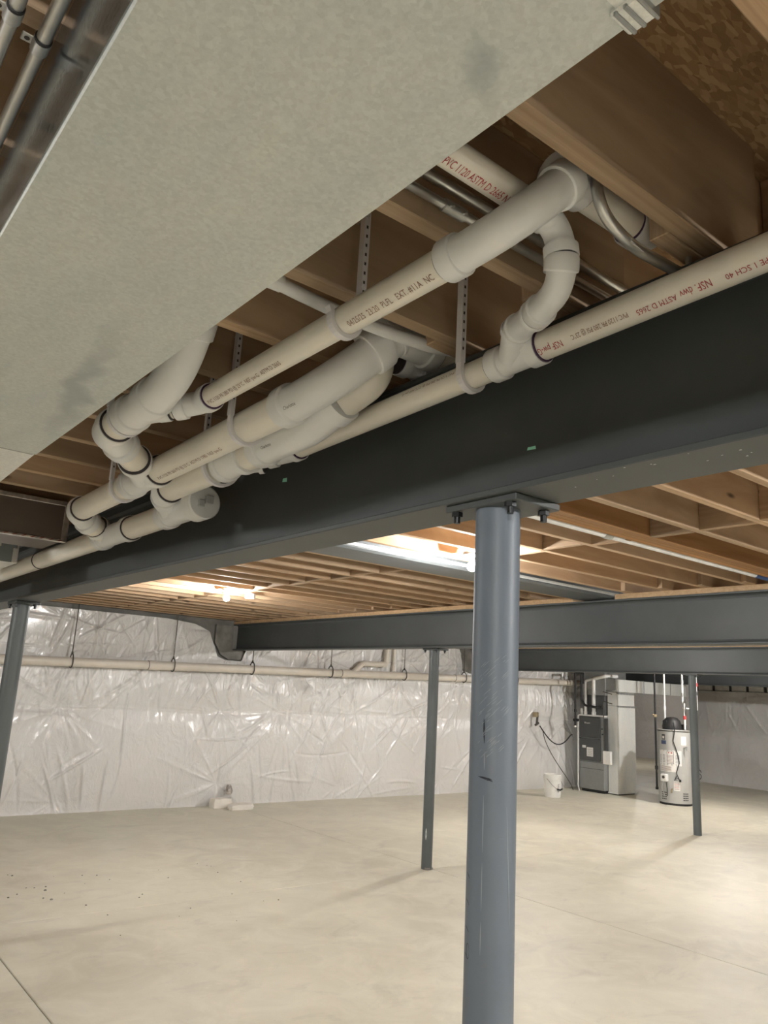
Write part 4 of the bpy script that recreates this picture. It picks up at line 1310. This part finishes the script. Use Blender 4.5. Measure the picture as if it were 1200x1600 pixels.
# pipes over the heater
hpz = thing('heater_pipes', (12.5, 7.6, 1.2), 'white water pipes with red fittings rising above the water heater', 'pipes')
for (x, y, z0, z1, r) in ((12.66, 7.88, 1.22, 2.42, .016), (12.52, 7.42, 1.22, 1.66, .016), (12.54, 7.46, 1.66, 2.42, .016), (12.74, 7.32, 1.55, 2.42, .016)):
    build('riser', cyl((x, y, z0), (x, y, z1), r, 10), 'cpvc', hpz, smooth=40)
for (x, y, z, r, mt) in ((12.52, 7.42, 1.42, .026, 'red'), (12.54, 7.46, 1.80, .026, 'emt'), (12.74, 7.32, 1.98, .03, 'red'), (12.54, 7.46, 2.02, .024, 'emtgrey'), (12.66, 7.88, 1.56, .022, 'cpvc')):
    build('coupling', cyl((x, y, z - .03), (x, y, z + .03), r, 10), mt, hpz, smooth=40)
build('shutoff_valve', join(cyl((12.60, 7.36, 1.83), (12.70, 7.30, 1.83), .042, 12), cyl((12.66, 7.33, 1.83), (12.66, 7.33, 1.90), .015, 8)), 'black', hpz, smooth=40)
build('flex_line', tube(fillet([(12.52, 7.40, 1.45), (12.46, 7.36, 1.70), (12.60, 7.34, 1.83)], .08), .009, 8), 'rod', hpz)
build('cross_line', tube(fillet([(12.54, 7.46, 1.58), (12.70, 7.34, 1.56), (12.74, 7.32, 1.62)], .03), .013, 8), 'cpvc', hpz)
build('vent_cap', cyl((12.55, 7.66, 2.20), (12.55, 7.66, 2.42), .03, 12), 'white', hpz, smooth=40)
g2 = thing('heater_gas_pipe', (12.42, 7.92, 0.2), 'black gas pipe dropping behind the left side of the water heater', 'pipe')
build('riser', cyl((12.25, 7.81, 0.25), (12.25, 7.81, 2.42), .017, 10), 'blackpipe', g2, smooth=40)
build('tee', cyl((12.25, 7.81, .54), (12.25, 7.81, .60), .026, 10), 'blackpipe', g2, smooth=40)
build('union', join(cyl((12.25, 7.81, 1.40), (12.25, 7.81, 1.45), .028, 8), cyl((12.22, 7.84, 1.44), (12.25, 7.81, 1.44), .012, 8)), 'brass', g2, smooth=40)
build('drip_leg_cap', cyl((12.25, 7.81, .22), (12.25, 7.81, .26), .024, 10), 'blackpipe', g2, smooth=40)

# ================================================================== scraps on the floor by the wall
def slab_scrap(cx, cy, w, d, h, rot, label, seed):
    rng = random.Random(seed)
    n = 16
    V, F = [], []
    for lv, sc in ((0.0, 0.96), (h * .55, 1.03), (h, 0.93)):
        for k in range(n):
            a = 2 * math.pi * k / n
            c, s = math.cos(a), math.sin(a)
            q = (abs(c) ** 4 + abs(s) ** 4) ** -0.25
            r = q * sc * (1 + rng.uniform(-.05, .05))
            x, y = w / 2 * c * r, d / 2 * s * r
            V.append((cx + x * math.cos(rot) - y * math.sin(rot), cy + x * math.sin(rot) + y * math.cos(rot), lv + (rng.uniform(-.008, .008) if lv else 0)))
    for i in range(2):
        for k in range(n):
            F.append((i * n + k, i * n + (k + 1) % n, (i + 1) * n + (k + 1) % n, (i + 1) * n + k))
    F.append(tuple(range(n))[::-1]); F.append(tuple(range(2 * n, 3 * n)))
    tag(build('foam_scrap', (V, F), 'foamw', smooth=35), label, 'foam scrap')
slab_scrap(5.06, 9.62, 0.30, 0.16, 0.115, 0.05, 'thick white foam scrap against the wall sheet', 1)
slab_scrap(5.24, 9.42, 0.36, 0.16, 0.060, 0.05, 'thin white foam scrap lying in front of the thicker one', 2)
V, F = lathe((5.20, 9.70, .20), [(.05, -.05), (.06, 0), (.03, .07)], 9)
tag(build('torn_foil', (V, F), 'foiltape'), 'torn patch of silver foil where the sheet gapes above the foam scraps', 'foil scrap')
# crumbs of dirt
rng = random.Random(5)
dirt = []
for k in range(26):
    x, y = 3.0 + rng.uniform(-.9, .5), 6.0 + rng.uniform(-.9, .9)
    s = rng.uniform(.003, .008)
    dirt.append(lathe((x, y, 0), [(s, 0), (s * .8, s * .5), (s * .2, s * .8)], 6))
for k in range(18):
    x, y = 1.75 + rng.uniform(-.25, .3), 6.55 + rng.uniform(-.4, .5)
    s = rng.uniform(.004, .012)
    dirt.append(lathe((x, y, 0), [(s, 0), (s * .8, s * .5), (s * .2, s * .8)], 6))
dm = tag(build('dirt_crumbs', join(*dirt), 'mortar'), 'scattered crumbs of dirt on the concrete at left', 'dirt')
dm['kind'] = 'stuff'
